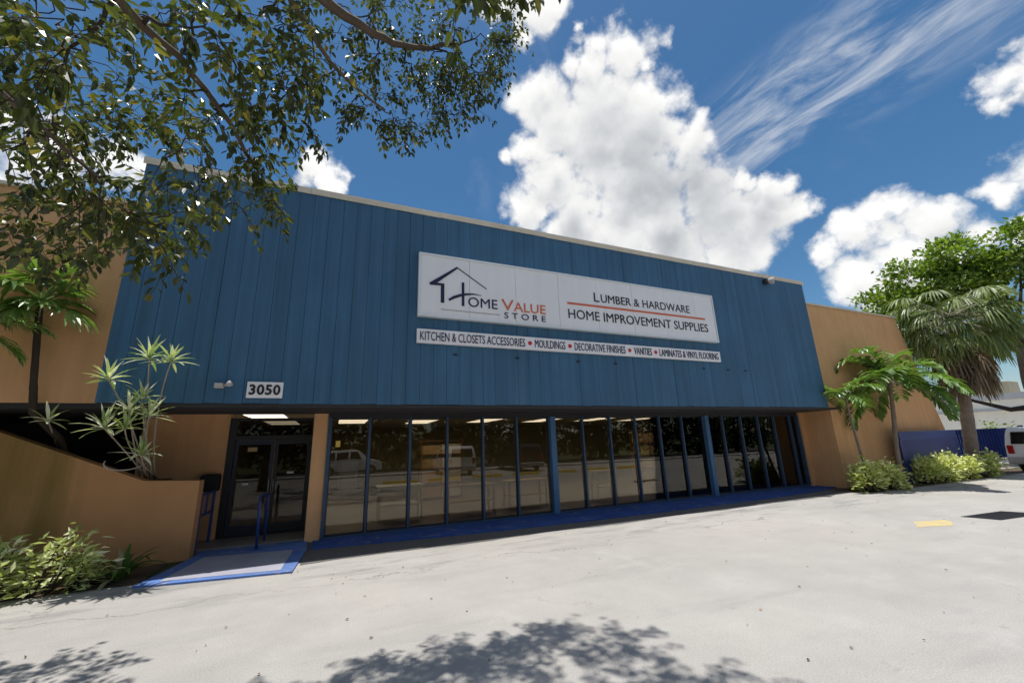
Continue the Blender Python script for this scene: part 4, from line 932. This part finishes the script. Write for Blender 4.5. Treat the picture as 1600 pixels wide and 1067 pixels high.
for k, (x, hh, lab) in enumerate(((20.75, 0.9, 'yellow-green hedge shrub just right of the short palm trunk'), (22.0, 1.05, 'yellow-green hedge shrub before the blue panel'), (23.5, 1.05, 'yellow-green hedge shrub between the blue panel and the tall palm'), (25.0, 0.95, 'yellow-green hedge shrub at the foot of the tall palm'))):
    shrub('hedge_shrub', (x, 8.7 - 0.02*k), 0.72, 0.42, hh, 950, 0.17, 0.5, 'leaf_croton', lab, group='low hedge in the right planting bed')
shrub('streaked_shrub', (-4.5, 8.95), 0.5, 0.26, 0.80, 430, 0.17, 0.34, 'leaf_streak', 'pale streaked shrub at the left picture edge', group='pale shrubs below the low wall')
shrub('streaked_shrub', (-3.9, 8.97), 0.42, 0.24, 0.84, 330, 0.17, 0.34, 'leaf_streak', 'pale streaked shrub with a raised leafy sprig below the low wall', group='pale shrubs below the low wall', lean=0.35)
shrub('streaked_shrub', (-3.5, 9.05), 0.26, 0.2, 0.42, 170, 0.15, 0.34, 'leaf_streak', 'small low pale shrub beside the lily', group='pale shrubs below the low wall')
shrub('streaked_shrub', (-5.6, 9.2), 0.6, 0.32, 1.0, 500, 0.17, 0.34, 'leaf_streak', 'pale streaked shrub outside the left picture edge', group='pale shrubs below the low wall')
li = thing('lily_plant', (-3.08, 9.25, 0), 'dark green lily with arching strap leaves beside the ramp', 'plant')
bl = MB()
for k in range(36):
    az = k*2.399; el = rnd.uniform(0.5, 1.35)
    strap(bl, Vector((-3.08 + 0.05*math.cos(az), 9.28 + 0.05*math.sin(az), 0.01)), Vector((math.cos(az)*math.cos(el)-0.25, math.sin(az)*math.cos(el), math.sin(el))), rnd.uniform(0.5, 0.78), 0.075, rnd.uniform(1.2, 2.2), 7, 0.15)
bl.build('leaves', M['leaf_lily'], li)
MB().tube([(-3.08, 9.28, 0.0), (-3.08, 9.28, 0.12)], [0.06, 0.045], 8).build('stem', M['leaf_lily'], li)
# leaf litter: dead leaves over the lot and in the bed
b = MB()
for k in range(430):
    x, y = rnd.uniform(-6, 22), rnd.uniform(1.5, 8.9)
    if rnd.random() < 0.35: x, y = rnd.uniform(-4.8, -2.7), rnd.uniform(9.05, 9.7)
    elif rnd.random() < 0.2: x, y = rnd.uniform(-2, 8), 9.2 + rnd.uniform(-.3, .2)
    l = rnd.uniform(0.015, 0.048); a = rnd.uniform(0, 6.28)
    add_leaf(b, Vector((x, y, 0.012 if y < 9 else 0.02)), Vector((math.cos(a), math.sin(a), rnd.uniform(0, 0.2))), Vector((0, 0, 1)) + rvec(0.2), l, l*0.5, 0.2)
tag(b.build('leaf_litter', M['leaf_litter']), kind='stuff')

# ================================================================ RIGHT-HAND BACKGROUND
def broad_tree(name, base, trunk_pts, r0, lobes, nleaf, L, leafmat, label, group=None, limbs_=()):
    t = thing(name, base, label, 'tree', group)
    trunk_mb(trunk_pts, r0, r0*0.5, 10, 5, 0.02).build('trunk', M['bark'], t)
    bs = MB(); bl = MB(); top_ = Vector(trunk_pts[-1])
    for lm in limbs_: bs.tube(lm, [r0*0.42*(1 - 0.75*i/(len(lm)-1)) for i in range(len(lm))], 7)
    for (lx, ly, lz, lr, lh) in lobes:
        c = Vector((lx, ly, lz)); bs.tube(curve_pts(top_, c, 0.2, 5, 0.06), [r0*0.35, r0*0.28, r0*0.2, r0*0.14, r0*0.09, r0*0.05], 5)
        clumps = []
        for k in range(14):
            q = rvec(1).normalized()*rnd.uniform(0.5, 1.0); clumps.append(c + Vector((q.x*lr, q.y*lr, q.z*lh)))
        for k in range(nleaf):
            cc = clumps[k % 14]; p = cc + Vector((rnd.gauss(0, lr*0.2), rnd.gauss(0, lr*0.2), rnd.gauss(0, lh*0.16)))
            d = (p-c).normalized()*0.5 + rvec(0.6) + Vector((0, 0, -0.15)); l = L*rnd.uniform(0.7, 1.25)
            add_leaf4(bl, p, d, Vector((0, 0, 1)) + rvec(0.5), l, l*0.55)
    bs.build('limb', M['twig'], t); bl.build('crown', M[leafmat], t); return t
broad_tree('broadleaf_tree', (35.2, 9.4, 0), [(35.2, 9.6, 0), (35.0, 9.2, 2.2), (34.6, 9.2, 4.2), (34.3, 9.0, 6.2)], 0.42,
  [(33.8,14.0,9.8,1.9,1.3),(33.5,12.2,11.3,1.9,1.3),(33.6,10.2,12.0,2.0,1.3),(34.2,7.8,11.4,2.0,1.5),(34.0,12.6,9.6,1.9,1.3),(34.2,10.0,9.8,1.9,1.3),(34.5,6.5,9.8,2.0,1.5),(34.0,15.3,8.9,1.5,1.0),(35.0,5.0,10.8,2.2,1.6),(34.3,11.2,10.6,1.8,1.2),(34.6,8.8,10.6,1.8,1.2)], 1500, 0.32, 'leaf_far', 'big leafy green tree with dark leaning trunk behind the tall fan palm',
  limbs_=([(34.9,9.2,3.0),(34.6,10.2,2.9),(34.3,11.4,3.5),(34.1,12.8,4.4)], [(34.6,9.2,4.4),(34.5,8.4,6.0),(34.3,7.6,8.5)]))
pn_ = thing('blue_panel', (22.3, 8.98, 0), 'solid blue panel fence with faded middle, behind the hedge', 'fence')
b = MB(); b.box(20.36, 24.85, 9.12, 9.17, 1.58, 1.92, 0.008); b.box(20.30, 20.5, 9.12, 9.17, 0.02, 1.575); b.box(24.66, 24.85, 9.12, 9.17, 0.02, 1.575); b.build('frame', M['fence_blue'], pn_)
MB().box(20.505, 24.655, 9.13, 9.16, 0.25, 1.575).build('infill', M['panel_navy'], pn_)
MB().box(20.12, 20.85, 9.05, 9.11, 0.0, 0.62, 0.01).build('kick_plate', M['fence_blue'], pn_)
fn = thing('picket_fence', (36, 12, 0), 'blue picket fence around the yard behind the tall palm', 'fence')
b = MB()
p0, p1 = Vector((33.0, 13.3, 0)), Vector((37.5, 10.9, 0)); u = (p1-p0).normalized(); L_ = (p1-p0).length
k = 0
while k*0.17 < L_:
    q = p0 + u*k*0.17; b.box(q.x-0.03, q.x+0.03, q.y-0.055, q.y+0.055, 0.25, 1.92); k += 1
b.build('pickets', M['fence_blue'], fn)
b = MB(); b.tube([p0 + Vector((0.08, 0.05, 1.7)), p1 + Vector((0.08, 0.05, 1.7))], 0.06, 4); b.tube([p0 + Vector((0.08, 0.05, 0.5)), p1 + Vector((0.08, 0.05, 0.5))], 0.06, 4); b.build('rail', M['fence_blue'], fn)
for q in (p0, p1): MB().box(q.x-0.09, q.x+0.09, q.y-0.09, q.y+0.09, 0.0, 2.05).build('post', M['rail_blue'], fn)
fg = thing('yard_gate', (30.5, 13.6, 0), 'dark blue solid gate between the tall palm and the picket fence', 'gate')
MB().box(28.9, 32.85, 13.3, 13.36, 0.1, 2.0, 0.01).build('gate_panel', M['fence_blue'], fg)
for xg in (32.75, 28.69): MB().box(xg, xg+0.2, 13.2, 13.45, 0, 2.2, 0.01).build('post', M['rail_blue'], fg)
shrub('green_shrub', (38.6, 12.3), 1.0, 0.8, 2.5, 900, 0.22, 0.5, 'leaf_far', 'round green shrub showing above the blue picket fence')
shrub('green_shrub', (38.3, 10.6), 0.9, 0.8, 2.3, 800, 0.22, 0.5, 'leaf_far', 'green shrub above the fence next to the van')
tag(MB().box(30.7, 33.2, 9.9, 10.9, 0.0, 0.22, 0.03).build('kerb', M['concrete']), kind='structure')
nbd = thing('neighbour_building', (62, 18, 0), 'cream flat-roofed building with grey roof band beyond the yard', 'building')
MB().box(60, 85, -2, 34, 0, 4.6).build('wall', M['cream'], nbd)
rb = MB().box(59.8, 85.2, -2.2, 34.2, 4.602, 5.2).build('roof_band', M['grey_band'], nbd)
MB().box(59.6, 59.99, -2, 34, 3.55, 3.75).build('ledge', M['grey_band'], nbd)
b = MB().box(62, 64.5, 17.9, 20.6, 5.202, 6.5, 0.05).box(61.5, 62.0, 20.7, 21.4, 5.202, 6.0, 0.05); b.build('roof_duct', M['in_ceiling'], rb)
for yy in (12.0, 16.0, 20.4, 26.0): MB().box(59.86, 59.998, yy, yy+0.5, 0, 3.54).build('pilaster', M['cream'], nbd)

# ================================================================ VEHICLES
def make_van(loc, label, paint_, yaw=0.0, group=None):
    t = thing('parked_van', (0, 0, 0), label, 'van', group)
    # nose at +X, rear at x = 0; half-width 0.98
    side = [(0.02, 0.42), (0.0, 0.70), (0.03, 1.15), (0.10, 1.62), (0.20, 1.86), (0.40, 1.94), (2.7, 1.95), (3.05, 1.86), (3.75, 1.22), (4.55, 1.05), (4.78, 0.92), (4.85, 0.62), (4.80, 0.38)]
    def wheel_arch(cx, r): return [(cx + r*math.cos(a), 0.36 + r*math.sin(a)) for a in [k*math.pi/8 for k in range(9)]]
    bottom = [(4.80, 0.36)] + wheel_arch(3.95, 0.40) + wheel_arch(0.95, 0.40) + [(0.02, 0.36)]
    poly = side + bottom
    b = MB(); n = len(poly); ins = lambda z: 0.98 if z < 1.15 else 0.98 - 0.16*min(1, (z-1.15)/0.78)
    rows = []
    for sy in (-1, 1): rows.append([(x, sy*ins(z), z) for x, z in poly])
    b.add(rows[0] + rows[1], [list(range(n-1, -1, -1)), list(range(n, 2*n))] + [(i, (i+1) % n, n+(i+1) % n, n+i) for i in range(n)])
    body = b.build('body', paint_, t)
    bm = bmesh.new(); bm.from_mesh(body.data)
    ed = [e for e in bm.edges if e.is_manifold and e.calc_face_angle(0) > 0.7 and max(q.co.z for q in e.verts) > 0.8]
    bmesh.ops.bevel(bm, geom=ed, offset=0.06, segments=3, profile=0.6, affect='EDGES'); bm.to_mesh(body.data); bm.free()
    def yz(x, y, z): return (x, y, z)
    # rear window, side windows, windscreen sit a few mm proud of the body
    b = MB(); b.prism_x([(-0.74, 1.22), (0.74, 1.22), (0.68, 1.74), (-0.68, 1.74)], -0.06, -0.02)
    b.v = [(p[0] + 0.055 + (p[2]-1.22)*0.20, p[1], p[2]) for p in b.v]; b.build('rear_window', M['car_glass'], t)
    for sy in (-1, 1):
        for (x0, x1) in ((0.45, 1.35), (1.45, 2.3), (2.4, 3.25)):
            zt = 1.78; xt = x1 if x1 < 3 else 2.95
            q = [(x0, 1.22), (x1, 1.22), (xt, zt), (x0 + 0.04, zt)]
            b = MB(); b.prism_y(q, -0.012, 0.012)
            b.v = [(p[0], sy*(ins(p[2]) + 0.004) + p[1], p[2]) for p in b.v]; b.build('side_window', M['car_glass'], t)
        tl = MB().box(-0.03, 0.10, sy*0.80 - 0.10, sy*0.80 + 0.10, 0.80, 1.16, 0.03); tl.build('tail_light', M['tail'], t)
        hl = MB().box(4.62, 4.80, sy*0.72 - 0.16, sy*0.72 + 0.16, 0.72, 0.92, 0.04); hl.build('headlight', M['steel'], t)
        for cx in (0.95, 3.95):
            y0 = sy*0.80
            b = MB(); b.tube([(cx, y0 - 0.11, 0.34), (cx, y0 - 0.09, 0.34), (cx, y0 + 0.09, 0.34), (cx, y0 + 0.11, 0.34)], [0.30, 0.34, 0.34, 0.30], 24)
            wh = b.build('wheel', M['tyre'], t)
            b = MB(); b.tube([(cx, y0 + sy*0.10, 0.34), (cx, y0 + sy*0.125, 0.34)], [0.21, 0.19], 18); b.build('rim', M['steel'], wh)
    b = MB(); b.prism_y([(3.13, 1.79), (3.70, 1.25), (3.74, 1.28), (3.17, 1.83)], -0.72, 0.72); b.build('windscreen', M['car_glass'], t)
    MB().box(-0.14, 0.06, -0.95, 0.95, 0.40, 0.66, 0.04).build('rear_bumper', M['concrete'], t)
    MB().box(4.72, 4.92, -0.92, 0.92, 0.36, 0.60, 0.04).build('front_bumper', M['rubber'], t)
    t.location = loc; t.rotation_euler = (0, 0, yaw); return t
van = make_van((28.05, 7.86, 0), 'white van cut off by the right picture edge, rear towards the shop', M['car_white'])
v2 = copy_tree(van); v2.location = (8.0, -5.9, 0); v2.rotation_euler = (0, 0, -math.pi/2)
tag(v2, 'white van mirrored in the windows right of the first blue post', 'van', 'vehicles across the lot')
v3 = copy_tree(van); v3.location = (-1.2, -14.5, 0); v3.rotation_euler = (0, 0, 0.02)
tag(v3, 'white van mirrored in the first windows, parked on the street', 'van', 'vehicles across the lot')
v4 = make_van((13.2, -5.9, 0), 'dark van mirrored in the right windows', M['car_dark'], -math.pi/2, 'vehicles across the lot')

# wheel stops and street trees across the lot: seen as reflections
def wheel_stop():
    b = MB(); b.prism_x([(-0.11, 0.0), (0.11, 0.0), (0.08, 0.17), (-0.08, 0.17)], -0.95, 0.95)
    return b.build('wheel_stop', M['yellow'])
ws = wheel_stop(); pos = [(3.6, -3.4), (6.2, -3.5), (8.9, -3.4), (11.6, -3.5), (14.3, -3.4), (17.0, -3.5), (19.7, -3.4)]
for k, (x, y) in enumerate(pos):
    o = ws if k == 0 else ws.copy()
    if k: col.objects.link(o)
    o.location = (x, y, 0.0)
    tag(o, 'yellow wheel stop across the lot, %s from the left' % words[k], 'wheel stop', 'yellow wheel stops')
st0 = None; r_ = rnd
tp = [(-14, -20.5), (-8, -19.5), (-2, -20.5), (4, -19.6), (10, -20.6), (16, -19.6), (22, -20.5), (29, -19.8), (37, -20.5), (44, -19.6), (52, -20.4)]
st0 = broad_tree('street_tree', (0, 0, 0), [(0, 0, 0), (0.1, 0, 1.6), (0, 0.1, 3.0)], 0.24,
   [(0,0,5.2,2.4,1.8),(-1.9,.4,4.2,1.8,1.5),(1.9,-.3,4.2,1.8,1.5),(.2,1.4,3.4,1.8,1.4),(-.4,-1.2,6.6,1.8,1.4),(1.2,.8,6.2,1.6,1.3),(-1.5,1.0,2.6,1.5,1.2),(1.6,1.0,2.5,1.5,1.2),(-2.2,.8,1.3,1.5,1.0),(0,1.4,1.2,1.6,1.0),(2.3,.6,1.4,1.5,1.0)], 420, 0.42, 'leaf_back', 'dark street tree across the road, mirrored in the windows', 'street trees across the road')
for k, (x, y) in enumerate(tp):
    o = st0 if k == 0 else copy_tree(st0)
    o.location = (x, y, 0); o.rotation_euler = (0, 0, k*1.3); s = 1.2 + 0.1*(k % 3); o.scale = (s, s, s)
    tag(o, 'dark street tree across the road, %s from the left' % words[k], 'tree')

# ================================================================ marks on the lot
b = MB(); rn2 = random.Random(4)
poly = [(11.25, 5.12), (11.85, 5.46), (12.2, 5.32), (12.6, 5.22), (12.45, 5.05), (12.02, 4.86), (11.7, 4.98)]
b.prism_z(poly, -0.02, 0.004); tag(b.build('yellow_marking', M['marking']), kind='structure')
dg_ = thing('drain_grate', (13.9, 4.9, 0), 'dark rectangular drain grate in the lot at the right picture edge', 'drain grate')
c0, c1, c2, c3 = (13.35, 5.26), (14.35, 5.16), (15.0, 4.45), (13.75, 4.58)
b = MB(); b.prism_z([(13.30, 5.22), (13.42, 4.62), (15.1, 4.42), (14.85, 5.06)], -0.05, 0.003); b.build('pit', M['rubber'], dg_)
b = MB()
for k in range(14):
    f = (k+0.5)/14; xa = 13.30 + (14.85-13.30)*f; ya = 5.22 + (5.06-5.22)*f; xb = 13.42 + (15.1-13.42)*f; yb_ = 4.62 + (4.42-4.62)*f
    b.prism_z([(xa-0.02, ya), (xb-0.02, yb_), (xb+0.02, yb_), (xa+0.02, ya)], 0.0, 0.009)
b.build('bars', M['dark'], dg_)

broad_tree('added_shading_tree', (-9.5, 4.0, 0), [(-9.5, 4.0, 0), (-9.4, 4.0, 1.8), (-9.3, 4.1, 3.4)], 0.3,
  [(-9.0,4.2,6.2,2.4,1.6),(-7.6,5.4,5.6,1.9,1.3),(-7.2,3.4,5.8,1.9,1.3),(-10.5,6.0,5.8,2.2,1.5),(-11,3.0,5.6,2.2,1.5),(-7.2,7.4,5.6,1.6,1.2),(-9.3,7.6,6.0,2.0,1.4),(-12,5.5,5.6,2.2,1.5),(-8.2,6.2,4.8,1.6,1.2),(-9.2,1.5,5.4,2.0,1.4)], 620, 0.32, 'leaf_back', 'added dense tree outside the left picture edge, put there to shade the left walls')  # unseen tree, added to cut sky light and ground bounce on the left walls
